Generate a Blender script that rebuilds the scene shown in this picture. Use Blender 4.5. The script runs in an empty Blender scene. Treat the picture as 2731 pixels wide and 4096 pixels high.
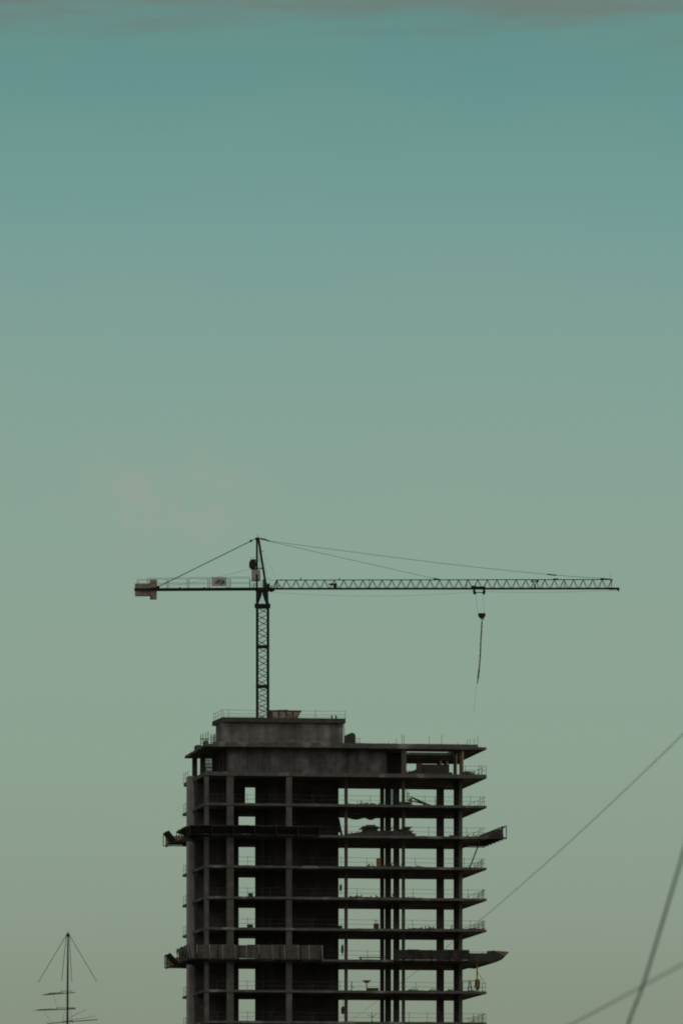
import bpy, math, random
from mathutils import Vector, Matrix
random.seed(7)
S = bpy.context.scene
COL = S.collection
R = math.radians

# ------------------------------------------------------------------ camera
F, CX, HY, CAMZ = 30000.0, 1365.5, 5370.0, 12.0      # focal length / principal point in photo pixels, eye height in m
cam = bpy.data.cameras.new('camera')
cam.sensor_fit = 'VERTICAL'; cam.sensor_height = 36.0
cam.lens = 36.0 * F / 4096.0
cam.shift_y = (HY - 2048.0) / 4096.0
cam.clip_start = 1.0; cam.clip_end = 20000.0
cam.dof.use_dof = True; cam.dof.focus_distance = 806.0; cam.dof.aperture_fstop = 4.4
camo = bpy.data.objects.new('camera', cam); COL.objects.link(camo)
camo.location = (0, 0, CAMZ); camo.rotation_euler = (R(90), 0, 0)
S.camera = camo

# ------------------------------------------------------------------ sky
SUN_EL, SUN_AZ = R(5.0), R(80.0)      # low sun far to the right, a little behind the tower (azimuth from +Y towards +X)
W = bpy.data.worlds.new('World'); S.world = W; W.use_nodes = True
nt = W.node_tree; N = nt.nodes; L = nt.links; N.clear()
def nd(tree, t, **kw):
    n = tree.nodes.new(t)
    for k, v in kw.items(): setattr(n, k, v)
    return n
def lin(c):
    return tuple(((x/255.0)/12.92 if x/255.0 <= .04045 else ((x/255.0+.055)/1.055)**2.4) for x in c)
out = nd(nt, 'ShaderNodeOutputWorld')
tc = nd(nt, 'ShaderNodeTexCoord')
sep = nd(nt, 'ShaderNodeSeparateXYZ'); L.new(tc.outputs['Generated'], sep.inputs[0])
mr = nd(nt, 'ShaderNodeMapRange'); mr.inputs['From Min'].default_value = 0.0; mr.inputs['From Max'].default_value = 0.25
L.new(sep.outputs['Z'], mr.inputs['Value'])
ramp = nd(nt, 'ShaderNodeValToRGB'); L.new(mr.outputs[0], ramp.inputs[0])
def elz(y):
    t = (HY - y) / F
    return math.sin(math.atan(t)) / 0.25
SKY = [(4900, (122, 128, 106)), (4096, (135, 146, 128)), (3600, (140, 156, 139)), (3050, (142, 163, 146)), (2500, (141, 165, 149)),
       (1900, (137, 165, 152)), (1400, (130, 163, 153)), (950, (119, 159, 153)), (550, (108, 153, 148)), (250, (100, 147, 142)), (-600, (96, 128, 126))]
cr = ramp.color_ramp
while len(cr.elements) > 1: cr.elements.remove(cr.elements[-1])
cr.elements[0].position = elz(SKY[0][0]); cr.elements[0].color = lin(SKY[0][1]) + (1,)
for y, c in SKY[1:]:
    e = cr.elements.new(elz(y)); e.color = lin(c) + (1,)
e = cr.elements.new(1.0); e.color = (.085, .115, .12, 1)
# thin grey cloud streaks high in the picture
mp = nd(nt, 'ShaderNodeMapping'); mp.inputs['Scale'].default_value = (48, 6, 360); mp.inputs['Location'].default_value = (3.1, 0, .4)
L.new(tc.outputs['Generated'], mp.inputs[0])
ns = nd(nt, 'ShaderNodeTexNoise'); ns.inputs['Scale'].default_value = 1.0; ns.inputs['Detail'].default_value = 5; ns.inputs['Roughness'].default_value = .55
L.new(mp.outputs[0], ns.inputs['Vector'])
zr = nd(nt, 'ShaderNodeMapRange'); zr.inputs['From Min'].default_value = .1630; zr.inputs['From Max'].default_value = .1762
zr.inputs['To Min'].default_value = -1.25; zr.inputs['To Max'].default_value = .17
L.new(sep.outputs['Z'], zr.inputs['Value'])
nm = nd(nt, 'ShaderNodeMath', operation='MULTIPLY_ADD'); nm.inputs[1].default_value = 2.0; nm.inputs[2].default_value = -.5; L.new(ns.outputs['Fac'], nm.inputs[0])
ad = nd(nt, 'ShaderNodeMath', operation='ADD'); L.new(nm.outputs[0], ad.inputs[0]); L.new(zr.outputs[0], ad.inputs[1])
sm = nd(nt, 'ShaderNodeMapRange', interpolation_type='SMOOTHSTEP'); sm.inputs['From Min'].default_value = .08; sm.inputs['From Max'].default_value = .92
sm.inputs['To Max'].default_value = .66
L.new(ad.outputs[0], sm.inputs['Value'])
mx = nd(nt, 'ShaderNodeMixRGB'); mx.inputs[2].default_value = lin((112, 118, 111)) + (1,)
L.new(sm.outputs[0], mx.inputs[0]); L.new(ramp.outputs[0], mx.inputs[1])
# very faint broad mottling
mp2 = nd(nt, 'ShaderNodeMapping'); mp2.inputs['Scale'].default_value = (30, 3, 70); mp2.inputs['Location'].default_value = (1.0, 0, 2.2)
L.new(tc.outputs['Generated'], mp2.inputs[0])
ns2 = nd(nt, 'ShaderNodeTexNoise'); ns2.inputs['Scale'].default_value = 1.0; ns2.inputs['Detail'].default_value = 3
L.new(mp2.outputs[0], ns2.inputs['Vector'])
m2 = nd(nt, 'ShaderNodeMapRange'); m2.inputs['From Min'].default_value = .3; m2.inputs['From Max'].default_value = .7
m2.inputs['To Min'].default_value = 0.0; m2.inputs['To Max'].default_value = .09
L.new(ns2.outputs['Fac'], m2.inputs['Value'])
mxm = nd(nt, 'ShaderNodeMixRGB'); mxm.inputs[2].default_value = lin((146, 160, 146)) + (1,)
L.new(m2.outputs[0], mxm.inputs[0]); L.new(mx.outputs[0], mxm.inputs[1])
# one faint pinkish cloud patch low on the left
mpc = nd(nt, 'ShaderNodeMapping'); mpc.inputs['Scale'].default_value = (62, 0, 105); mpc.inputs['Location'].default_value = (.0235*62, 0, -.1115*105)
L.new(tc.outputs['Generated'], mpc.inputs[0])
ln = nd(nt, 'ShaderNodeVectorMath', operation='LENGTH'); L.new(mpc.outputs[0], ln.inputs[0])
yp = nd(nt, 'ShaderNodeMath', operation='GREATER_THAN'); yp.inputs[1].default_value = 0; L.new(sep.outputs['Y'], yp.inputs[0])
mpd = nd(nt, 'ShaderNodeMapping'); mpd.inputs['Scale'].default_value = (150, 20, 190); L.new(tc.outputs['Generated'], mpd.inputs[0])
nsc = nd(nt, 'ShaderNodeTexNoise'); nsc.inputs['Scale'].default_value = 1.0; nsc.inputs['Detail'].default_value = 4; L.new(mpd.outputs[0], nsc.inputs['Vector'])
lr = nd(nt, 'ShaderNodeMapRange', interpolation_type='SMOOTHSTEP'); lr.inputs['From Min'].default_value = 1.15; lr.inputs['From Max'].default_value = 0.0
L.new(ln.outputs['Value'], lr.inputs['Value'])
nr = nd(nt, 'ShaderNodeMapRange', interpolation_type='SMOOTHSTEP'); nr.inputs['From Min'].default_value = .35; nr.inputs['From Max'].default_value = .65; nr.inputs['To Max'].default_value = .50
L.new(nsc.outputs['Fac'], nr.inputs['Value'])
pm1 = nd(nt, 'ShaderNodeMath', operation='MULTIPLY'); L.new(lr.outputs[0], pm1.inputs[0]); L.new(nr.outputs[0], pm1.inputs[1])
pm2 = nd(nt, 'ShaderNodeMath', operation='MULTIPLY'); L.new(pm1.outputs[0], pm2.inputs[0]); L.new(yp.outputs[0], pm2.inputs[1])
mxc = nd(nt, 'ShaderNodeMixRGB'); mxc.inputs[2].default_value = lin((160, 162, 152)) + (1,)
L.new(pm2.outputs[0], mxc.inputs[0]); L.new(mxm.outputs[0], mxc.inputs[1])
# the half of the dusk sky behind the camera is greyer and slightly pink
yr = nd(nt, 'ShaderNodeMapRange', interpolation_type='SMOOTHSTEP'); yr.inputs['From Min'].default_value = .5; yr.inputs['From Max'].default_value = -.5
L.new(sep.outputs['Y'], yr.inputs['Value'])
bz_ = nd(nt, 'ShaderNodeMapRange', interpolation_type='SMOOTHSTEP'); bz_.inputs['From Min'].default_value = 0.0; bz_.inputs['From Max'].default_value = .6  # unseen sky brightened upward to light the front faces, kept dim near the horizon
L.new(sep.outputs['Z'], bz_.inputs['Value'])
bc = nd(nt, 'ShaderNodeMixRGB'); bc.inputs[1].default_value = (.13, .122, .115, 1); bc.inputs[2].default_value = (.43, .435, .41, 1); L.new(bz_.outputs[0], bc.inputs[0])
mxb = nd(nt, 'ShaderNodeMixRGB'); L.new(bc.outputs[0], mxb.inputs[2])
L.new(yr.outputs[0], mxb.inputs[0]); L.new(mxc.outputs[0], mxb.inputs[1])
# and darker away from the sunset, on the left
xr = nd(nt, 'ShaderNodeMapRange', interpolation_type='SMOOTHSTEP'); xr.inputs['From Min'].default_value = -1.0; xr.inputs['From Max'].default_value = -.45
xr.inputs['To Min'].default_value = .35; xr.inputs['To Max'].default_value = 1.0
L.new(sep.outputs['X'], xr.inputs['Value'])
vs_ = nd(nt, 'ShaderNodeVectorMath', operation='SCALE'); L.new(mxb.outputs[0], vs_.inputs[0]); L.new(xr.outputs[0], vs_.inputs['Scale'])
bg1 = nd(nt, 'ShaderNodeBackground'); L.new(vs_.outputs[0], bg1.inputs[0]); bg1.inputs[1].default_value = 0.97
sky = nd(nt, 'ShaderNodeTexSky', sky_type='NISHITA'); sky.sun_disc = False
sky.sun_elevation = SUN_EL; sky.sun_rotation = SUN_AZ
bg2 = nd(nt, 'ShaderNodeBackground'); L.new(sky.outputs[0], bg2.inputs[0]); bg2.inputs[1].default_value = 0.0012
ash = nd(nt, 'ShaderNodeAddShader'); L.new(bg1.outputs[0], ash.inputs[0]); L.new(bg2.outputs[0], ash.inputs[1])
L.new(ash.outputs[0], out.inputs[0])

# ------------------------------------------------------------------ sun
sl = bpy.data.lights.new('sun', 'SUN'); sl.energy = 1.8; sl.angle = R(10); sl.color = (1.0, .74, .42)
so = bpy.data.objects.new('sun', sl); COL.objects.link(so)
sd = Vector((math.sin(SUN_AZ)*math.cos(SUN_EL), math.cos(SUN_AZ)*math.cos(SUN_EL), math.sin(SUN_EL)))
so.rotation_euler = (-sd).to_track_quat('-Z', 'Y').to_euler(); so.location = (200, 700, 200)

S.view_settings.view_transform = 'Standard'; S.view_settings.look = 'None'
S.view_settings.exposure = 0.0; S.view_settings.gamma = 1.0
S.cycles.max_bounces = 6; S.cycles.diffuse_bounces = 2
S.cycles.filter_width = 1.9 if hasattr(S.cycles, 'filter_width') else 1.5

# ------------------------------------------------------------------ materials
def mat(name, col, rough=.8, metal=0.0, var=.25, scale=1.0, streak=0.0, tint=None, bump=0.0, spec=.3, joints=None):
    m = bpy.data.materials.new(name); m.use_nodes = True
    t = m.node_tree; b = t.nodes['Principled BSDF']
    b.inputs['Roughness'].default_value = rough; b.inputs['Metallic'].default_value = metal
    b.inputs['Specular IOR Level'].default_value = spec
    o = nd(t, 'ShaderNodeTexCoord')
    n1 = nd(t, 'ShaderNodeTexNoise'); n1.inputs['Scale'].default_value = scale; n1.inputs['Detail'].default_value = 6; n1.inputs['Roughness'].default_value = .62
    t.links.new(o.outputs['Object'], n1.inputs['Vector'])
    r = nd(t, 'ShaderNodeMapRange'); r.inputs['From Min'].default_value = .3; r.inputs['From Max'].default_value = .7
    r.inputs['To Min'].default_value = 1 - var; r.inputs['To Max'].default_value = 1 + var
    t.links.new(n1.outputs['Fac'], r.inputs['Value'])
    val = r.outputs[0]
    if streak:
        mpp = nd(t, 'ShaderNodeMapping'); mpp.inputs['Scale'].default_value = (1.1, 1.1, .06)
        t.links.new(o.outputs['Object'], mpp.inputs[0])
        n2 = nd(t, 'ShaderNodeTexNoise'); n2.inputs['Scale'].default_value = 1.0; n2.inputs['Detail'].default_value = 5
        t.links.new(mpp.outputs[0], n2.inputs['Vector'])
        r2 = nd(t, 'ShaderNodeMapRange'); r2.inputs['From Min'].default_value = .32; r2.inputs['From Max'].default_value = .68
        r2.inputs['To Min'].default_value = 1 - streak; r2.inputs['To Max'].default_value = 1 + streak
        t.links.new(n2.outputs['Fac'], r2.inputs['Value'])
        mu = nd(t, 'ShaderNodeMath', operation='MULTIPLY'); t.links.new(val, mu.inputs[0]); t.links.new(r2.outputs[0], mu.inputs[1]); val = mu.outputs[0]
    if joints:      # formwork panel joints and pour lines
        sx = nd(t, 'ShaderNodeSeparateXYZ'); t.links.new(o.outputs['Object'], sx.inputs[0])
        sa = nd(t, 'ShaderNodeMath', operation='ADD'); t.links.new(sx.outputs['X'], sa.inputs[0]); t.links.new(sx.outputs['Y'], sa.inputs[1])
        cb = nd(t, 'ShaderNodeCombineXYZ'); t.links.new(sa.outputs[0], cb.inputs['X']); t.links.new(sx.outputs['Z'], cb.inputs['Y'])
        bk = nd(t, 'ShaderNodeTexBrick'); bk.offset = .0; bk.inputs['Scale'].default_value = 1.0
        bk.inputs['Brick Width'].default_value = joints[0]; bk.inputs['Row Height'].default_value = joints[1]; bk.inputs['Mortar Size'].default_value = .03; bk.inputs['Mortar Smooth'].default_value = .6
        bk.inputs['Color1'].default_value = (.86, .86, .86, 1); bk.inputs['Color2'].default_value = (1.12, 1.12, 1.12, 1); bk.inputs['Mortar'].default_value = (.62, .62, .62, 1)
        t.links.new(cb.outputs[0], bk.inputs['Vector'])
        mj = nd(t, 'ShaderNodeMath', operation='MULTIPLY'); t.links.new(val, mj.inputs[0]); t.links.new(bk.outputs['Color'], mj.inputs[1]); val = mj.outputs[0]
    base = nd(t, 'ShaderNodeRGB'); base.outputs[0].default_value = tuple(col) + (1,)
    cin = base.outputs[0]
    if tint:
        n3 = nd(t, 'ShaderNodeTexNoise'); n3.inputs['Scale'].default_value = tint[1]; n3.inputs['Detail'].default_value = 7
        t.links.new(o.outputs['Object'], n3.inputs['Vector'])
        r3 = nd(t, 'ShaderNodeMapRange'); r3.inputs['From Min'].default_value = tint[2]; r3.inputs['From Max'].default_value = tint[3]
        t.links.new(n3.outputs['Fac'], r3.inputs['Value'])
        mm = nd(t, 'ShaderNodeMixRGB'); mm.inputs[2].default_value = tuple(tint[0]) + (1,)
        t.links.new(r3.outputs[0], mm.inputs[0]); t.links.new(cin, mm.inputs[1]); cin = mm.outputs[0]
    vm = nd(t, 'ShaderNodeVectorMath', operation='SCALE'); t.links.new(cin, vm.inputs[0]); t.links.new(val, vm.inputs['Scale'])
    t.links.new(vm.outputs[0], b.inputs['Base Color'])
    if bump:
        bp = nd(t, 'ShaderNodeBump'); bp.inputs['Strength'].default_value = bump; bp.inputs['Distance'].default_value = .05
        t.links.new(n1.outputs['Fac'], bp.inputs['Height']); t.links.new(bp.outputs[0], b.inputs['Normal'])
    return m
M = {
 'concrete': mat('concrete', (.165, .158, .138), .9, var=.22, scale=.7, streak=.16, tint=((.22, .21, .195), .35, .5, .62), bump=.25),
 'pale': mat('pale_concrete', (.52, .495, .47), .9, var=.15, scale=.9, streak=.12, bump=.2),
 'penthouse': mat('penthouse_concrete', (.235, .225, .20), .9, joints=(1.25, 1.3), var=.22, scale=.9, streak=.28, tint=((.30, .285, .265), .5, .5, .62), bump=.3),
 'dark': mat('dark_concrete', (.115, .115, .095), .9, var=.3, scale=1.3, bump=.2),  # plain darker concrete tone for the penthouse roof
 'slab': mat('slab_concrete', (.175, .172, .145), .9, var=.3, scale=1.1, tint=((.36, .35, .32), .4, .56, .62), bump=.25),
 'wall': mat('formwork_concrete', (.175, .168, .15), .9, joints=(1.2, 1.3), var=.25, scale=.9, streak=.3, tint=((.27, .255, .24), .5, .5, .62), bump=.3),
 'core': mat('core_concrete', (.135, .125, .112), .92, joints=(2.4, 1.1), var=.35, scale=.6, streak=.2, bump=.2),
 'green': mat('green_crane_paint', (.008, .029, .018), .5, .0, var=.3, scale=3.0, spec=.4, tint=((.035, .03, .02), 2.0, .58, .7)),
 'greenlit': mat('lit_crane_green_and_net', (.018, .075, .035), .5, .0, var=.3, scale=3.0, spec=.4),  # crane green lightened to stand for a lit recessed face; also colours the net
 'steel': mat('dark_steel', (.04, .04, .038), .6, .2, var=.3, scale=2.5),
 'rail': mat('galvanised_rail', (.11, .105, .10), .6, .3, var=.25, scale=2.0),
 'rope': mat('steel_rope', (.05, .052, .05), .7, .0, var=.2, scale=4.0),
 'ballast': mat('ballast_concrete', (.50, .445, .34), .9, var=.2, scale=2.2, tint=((.34, .28, .21), 1.5, .5, .66), bump=.2),
 'cabinet': mat('cabinet_paint', (.58, .55, .47), .5, var=.12, scale=2.0, tint=((.38, .33, .26), 2.5, .58, .7)),
 'sign': mat('sign_face', (.76, .735, .69), .55, var=.06, scale=3.0),
 'ink': mat('sign_ink', (.02, .02, .02), .6, var=.1, scale=4.0),
 'rust': mat('rusty_skip_paint', (.55, .47, .37), .8, var=.3, scale=4.0, tint=((.32, .19, .125), 2.2, .52, .60), bump=.3),
 'redrust': mat('rust_red', (.16, .09, .062), .85, var=.35, scale=4.0),
 'ply': mat('plywood', (.33, .26, .13), .8, var=.25, scale=3.0, streak=.15),
 'board': mat('weathered_boards', (.10, .095, .085), .9, joints=(2.6, .24), var=.35, scale=2.5, streak=.25),
 'netting': mat('debris_netting', (.18, .17, .152), .9, var=.3, scale=2.0, streak=.2),
 'timber': mat('timber', (.12, .1, .075), .9, var=.4, scale=3.0),
 'rubble': mat('rubble', (.10, .09, .078), .95, var=.4, scale=3.5, bump=.4),
 'tarp': mat('tarpaulin', (.07, .068, .065), .7, var=.3, scale=3.0),
 'yellow': mat('yellow_paint', (.5, .36, .08), .6, var=.2, scale=4.0),
 'orange': mat('orange_crate', (.42, .22, .08), .8, var=.25, scale=3.0),
 'net': mat('red_net', (.3, .13, .10), .9, var=.2, scale=3.0),
 'antenna': mat('antenna_metal', (.045, .032, .028), .6, .2, var=.2, scale=3.0),
 'sling': mat('sling_webbing', (.15, .115, .07), .9, var=.5, scale=2.2, tint=((.04, .035, .03), 1.1, .45, .55)),
 'cable': mat('cable_sheath', (.05, .05, .046), .7, var=.2, scale=1.0),
 'ground': mat('ground_earth', (.035, .035, .028), .95, var=.35, scale=.02),
}

# ------------------------------------------------------------------ mesh builder
class MB:
    def __init__(s): s.v = []; s.f = []
    def add(s, vs, fs):
        b = len(s.v); s.v += [tuple(p) for p in vs]; s.f += [tuple(i + b for i in f) for f in fs]; return s
    def box(s, x0, x1, y0, y1, z0, z1):
        return s.add([(x0,y0,z0),(x1,y0,z0),(x1,y1,z0),(x0,y1,z0),(x0,y0,z1),(x1,y0,z1),(x1,y1,z1),(x0,y1,z1)],
                     [(0,3,2,1),(4,5,6,7),(0,1,5,4),(1,2,6,5),(2,3,7,6),(3,0,4,7)])
    def bar(s, p, q, w, h=None, n=4):
        p = Vector(p); q = Vector(q); d = (q - p)
        if d.length < 1e-6: return s
        d.normalize(); up = Vector((0, 0, 1)) if abs(d.z) < .95 else Vector((0, 1, 0))
        a = d.cross(up).normalized(); b = a.cross(d).normalized()
        h = w if h is None else h
        vs = []
        off = math.pi/4 if n == 4 else 0
        k = math.sqrt(2)/2 if n == 4 else .5
        for c in (p, q):
            for i in range(n):
                t = off + 2*math.pi*i/n
                vs.append(c + a*(math.cos(t)*w*k) + b*(math.sin(t)*h*k))
        fs = [(i, (i+1) % n, n + (i+1) % n, n + i) for i in range(n)] + [tuple(range(n))[::-1], tuple(range(n, 2*n))]
        return s.add(vs, fs)
    def tube(s, pts, w, n=6):
        pts = [Vector(p) for p in pts]; rings = []
        for i, p in enumerate(pts):
            d = (pts[min(i+1, len(pts)-1)] - pts[max(i-1, 0)]).normalized()
            up = Vector((0, 0, 1)) if abs(d.z) < .95 else Vector((0, 1, 0))
            a = d.cross(up).normalized(); b = a.cross(d).normalized()
            ww = w[i] if isinstance(w, (list, tuple)) else w
            rings.append([p + a*(math.cos(2*math.pi*k/n)*ww/2) + b*(math.sin(2*math.pi*k/n)*ww/2) for k in range(n)])
        vs = [q for r_ in rings for q in r_]; fs = []
        for i in range(len(rings)-1):
            for k in range(n):
                fs.append((i*n+k, i*n+(k+1) % n, (i+1)*n+(k+1) % n, (i+1)*n+k))
        fs += [tuple(range(n))[::-1], tuple(range((len(rings)-1)*n, len(rings)*n))]
        return s.add(vs, fs)
    def prism(s, poly, d0, d1, axis='y'):
        """polygon in the plane of the other two axes, extruded along axis"""
        def P(a, b, d):
            return (a, d, b) if axis == 'y' else ((d, a, b) if axis == 'x' else (a, b, d))
        n = len(poly)
        vs = [P(a, b, d0) for a, b in poly] + [P(a, b, d1) for a, b in poly]
        fs = [(i, (i+1) % n, n + (i+1) % n, n + i) for i in range(n)] + [tuple(range(n))[::-1], tuple(range(n, 2*n))]
        return s.add(vs, fs)
    def cyl(s, c, r, d0, d1, axis='y', n=16):
        return s.prism([(c[0]+r*math.cos(2*math.pi*i/n), c[1]+r*math.sin(2*math.pi*i/n)) for i in range(n)], d0, d1, axis)
    def build(s, name, m, parent=None, base=(0, 0, 0), bevel=0.0):
        me = bpy.data.meshes.new(name)
        me.from_pydata([(p[0]-base[0], p[1]-base[1], p[2]-base[2]) for p in s.v], [], s.f); me.update()
        import bmesh
        bm = bmesh.new(); bm.from_mesh(me); bmesh.ops.recalc_face_normals(bm, faces=bm.faces); bm.to_mesh(me); bm.free()
        me.materials.append(M[m])
        o = bpy.data.objects.new(name, me); COL.objects.link(o)
        if parent is not None: o.parent = parent
        if bevel:
            bv = o.modifiers.new('bevel', 'BEVEL'); bv.width = bevel; bv.segments = 2; bv.limit_method = 'ANGLE'
        return o
def tag(o, label, cat, group=None, kind=None):
    if label: o['label'] = label
    if cat: o['category'] = cat
    if group: o['group'] = group
    if kind: o['kind'] = kind
    return o

# tower frame: u along the front, v into the depth, z up; origin at the front left corner on the ground
TH = R(8.5); Y0 = 800.0; c_, s_ = math.cos(TH), math.sin(TH)
X0 = (820 - CX) * Y0 / F
def uat(px, v=0.0):
    k = (px - CX) / F
    return (k*Y0 + k*v*c_ - X0 + v*s_) / (c_ - k*s_)
def Yat(u, v): return Y0 + u*s_ + v*c_
def zat(y, u=0.0, v=0.0): return CAMZ + (HY - y) * Yat(u, v) / F
def world(u, v, z): return (X0 + u*c_ - v*s_, Yat(u, v), z)
def thing(name, base, label, cat, group=None, frame='tower'):
    o = bpy.data.objects.new(name, None); COL.objects.link(o); o.empty_display_size = .5
    if frame == 'tower':
        o.location = world(*base); o.rotation_euler = (0, 0, TH)
    else: o.location = base
    return tag(o, label, cat, group)
def solo(mb, name, m, base, label, cat, group=None, bevel=0.0):
    o = mb.build(name, m, None, base, bevel)
    o.location = world(*base); o.rotation_euler = (0, 0, TH)
    return tag(o, label, cat, group)

# ------------------------------------------------------------------ ground
g = MB(); n = 24
for i in range(n+1):
    for j in range(n+1):
        g.v.append((-6000 + 12000*i/n, -3000 + 15000*j/n, 0.0))
for i in range(n):
    for j in range(n):
        a = i*(n+1)+j; g.f.append((a, a+n+1, a+n+2, a+1))
go = g.build('ground', 'ground'); go['kind'] = 'structure'

# ------------------------------------------------------------------ concrete tower
UL = uat(1945); DV = 17.0
PITCH = 124.5*Y0/F
ZB = zat(3086)
ZT = {'A': zat(2975), 'B': ZB}
for i, k in enumerate('CDEFGHIJKLM'): ZT[k] = ZB - PITCH*(i+1)
TK = {'A': .26, 'B': .40}
def tk(k): return TK.get(k, .26)

T = thing('concrete_tower', (0, 0, 0), 'unfinished grey concrete tower block of open floors under the crane', 'building')
def slab_mb(u0, u1, v0, v1, z0, z1, jit=.017, n=44, seed=0, back=0.0):
    rr = random.Random(seed); m = MB(); vs = []
    for i in range(n+1):
        u = u0 + (u1-u0)*i/n; e = rr.uniform(-jit, jit); f = rr.uniform(-jit, jit); h = rr.uniform(0, jit*2)
        h = h if i not in (0, n) else 0
        ub = u - back if i == 0 else u
        vs += [(u, v0 + h, z0 + e*.6), (u, v0 + h, z1 + f), (ub, v1, z1), (ub, v1, z0)]
    fs = []
    for i in range(n):
        a = 4*i; b = a + 4
        fs += [(a, b, b+1, a+1), (a+1, b+1, b+2, a+2), (a+2, b+2, b+3, a+3), (a+3, b+3, b, a)]
    fs += [(0, 1, 2, 3), (4*n+3, 4*n+2, 4*n+1, 4*n)]
    return m.add(vs, fs)
# floor slabs below the walled storey
for i, k in enumerate('BCDEFGHIJKLM'):
    slab_mb(0, UL, 0, DV, ZT[k]-tk(k), ZT[k], seed=i, back=.24 if k != 'B' else .1).build('floor_slab', 'slab', T)
zlow = ZT['M'] - PITCH; q = 0
while zlow > 2.5:          # the storeys below the picture, down to the ground
    slab_mb(0, UL, 0, DV, zlow-.26, zlow, seed=60+q, back=.24).build('floor_slab', 'slab', T); zlow -= PITCH; q += 1
# roof slab in two pieces with a light slot between them over the terrace, and an upstand along the front
us0, us1 = uat(1622, 4), uat(1812, 4)
zA = ZT['A']
slab_mb(0, UL, 0, 4.0, zA-.26, zA, seed=40).build('roof_slab', 'slab', T)
m = MB(); m.box(0.0, us0, 4.0, DV, zA-.258, zA-.002); m.box(us1, UL-.0, 4.0, DV, zA-.258, zA-.002); m.box(us0+.003, us1-.003, 5.3, DV-.4, zA-.5, zA-.225)
m.build('roof_slab', 'slab', T)
zup = zat(2965)
u_upR = uat(1911)
slab_mb(uat(852, .08), u_upR, .06, .42, zA+.002, zup, seed=41, jit=.018).build('parapet', 'slab', T)
m = MB(); m.box(.12, .45, .9, 2.6, zA+.002, zA+.42); m.build('parapet', 'slab', T)
m = MB(); m.box(.06, .5, 7.2, 9.4, zA+.002, zA+.45); m.build('parapet', 'slab', T)

def column(px0, px1, v0, v1, z0, z1, name='column', m='concrete', du=0.0):
    u0, u1 = uat(px0, v0)+du, uat(px1, v0)+du
    b = MB().box(u0, u1, v0, v1, z0, z1); return b.build(name, m, T)
ztop = ZB - .40
COLS = [(818.8, 836, .12, .62), (908, 935, .10, .75), (1145, 1168, .12, .7), (1379, 1390.5, 1.7, 2.1), (1608, 1619.5, 1.8, 2.2),
        (1525.5, 1536, 11.5, 12.6), (1543.5, 1563.5, 8, 8.8), (1576, 1597, 5, 5.7), (1750, 1775, 13.2, 14.2)]
for a, b, v0, v1 in COLS: column(a, b, v0, v1, 0, ztop)
# pier of the right bay: slender front column plus a long wall running back
column(1836, 1849, 1.4, 2.0, 0, ztop)
column(1838.5, 1848, 2.0, 6.2, 0, ztop, 'fin_wall', 'core')
column(779, 800, 15.6, 16.2, 0, ztop)
# left pier standing proud of the slab edge
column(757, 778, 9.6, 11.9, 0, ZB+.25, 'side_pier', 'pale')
# shear walls in the middle
def wall(px0, px1, v0, v1, z0, z1, name, m='core'):
    return MB().box(uat(px0, v0), uat(px1, v0), v0, v1, z0, z1).build(name, m, T)
wall(1047, 1354, 6.0, 11.3, 0, ztop, 'core_wall')
wall(784, 955, 7.0, 7.4, 0, ztop, 'shear_wall')
wall(955, 981, 7.05, 7.35, ZT['C']+.001, ztop, 'shear_wall')
wall(1049, 1056, 5.7, 5.95, 0, ZT['C']-.3, 'wall_nib', 'concrete')
# walled top storey
zB = ZB + .002; zr = zA - .262
m = MB(); u0, u1 = uat(912, 1.3), uat(1547, 1.3)
m.box(u0, u1, 1.3, 1.6, zB, zr); m.box(u0+.003, u0+.3, 1.6, 9.0, zB, zr); m.build('storey_wall', 'wall', T)
for px, w in ((925, 9), (990, 6), (1052, 5), (1158, 9), (1240, 5), (1345, 7), (1392, 9), (1458, 6)):
    pu = uat(px, 1.2); MB().box(pu, pu+w*.027, 1.22, 1.298, zB, zr).build('wall_rib', 'wall', T)
for px, vv in ((868, 7.4), (880, 5.4), (893, 3.6)):
    MB().box(uat(px, vv)-.02, uat(px, vv)+.18, vv, vv+.35, zB, zr).build('wall_rib', 'wall', T)
wall(1547, 1622, 6.5, 6.8, zB, zr, 'storey_wall')
column(1606, 1625, .35, .85, zB, zr)
column(772, 790, 15.8, 16.5, zB, zr)
column(803, 823, 11.6, 12.2, zB, zr)
wall(849, 866, 9.4, 9.7, zB, zr, 'storey_wall')
def round_col(px0, px1, v):
    u0, u1 = uat(px0, v), uat(px1, v); r = (u1-u0)/2
    MB().cyl(((u0+u1)/2, v), r, zB, zr, 'z', 20).build('round_column', 'concrete', T)
round_col(1836, 1853, .9); round_col(1812, 1827, 4.6)
round_col(1747, 1765, 13.5); round_col(1774, 1790, 15.2)
wall(1790, 1808, 9.0, 9.3, zB, zB+.9, 'storey_wall')
# back edge beam of the top storey
MB().box(us0-1, UL-.02, DV-.32, DV-.02, zA-.55, zA-.27).build('edge_beam', 'slab', T)
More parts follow.
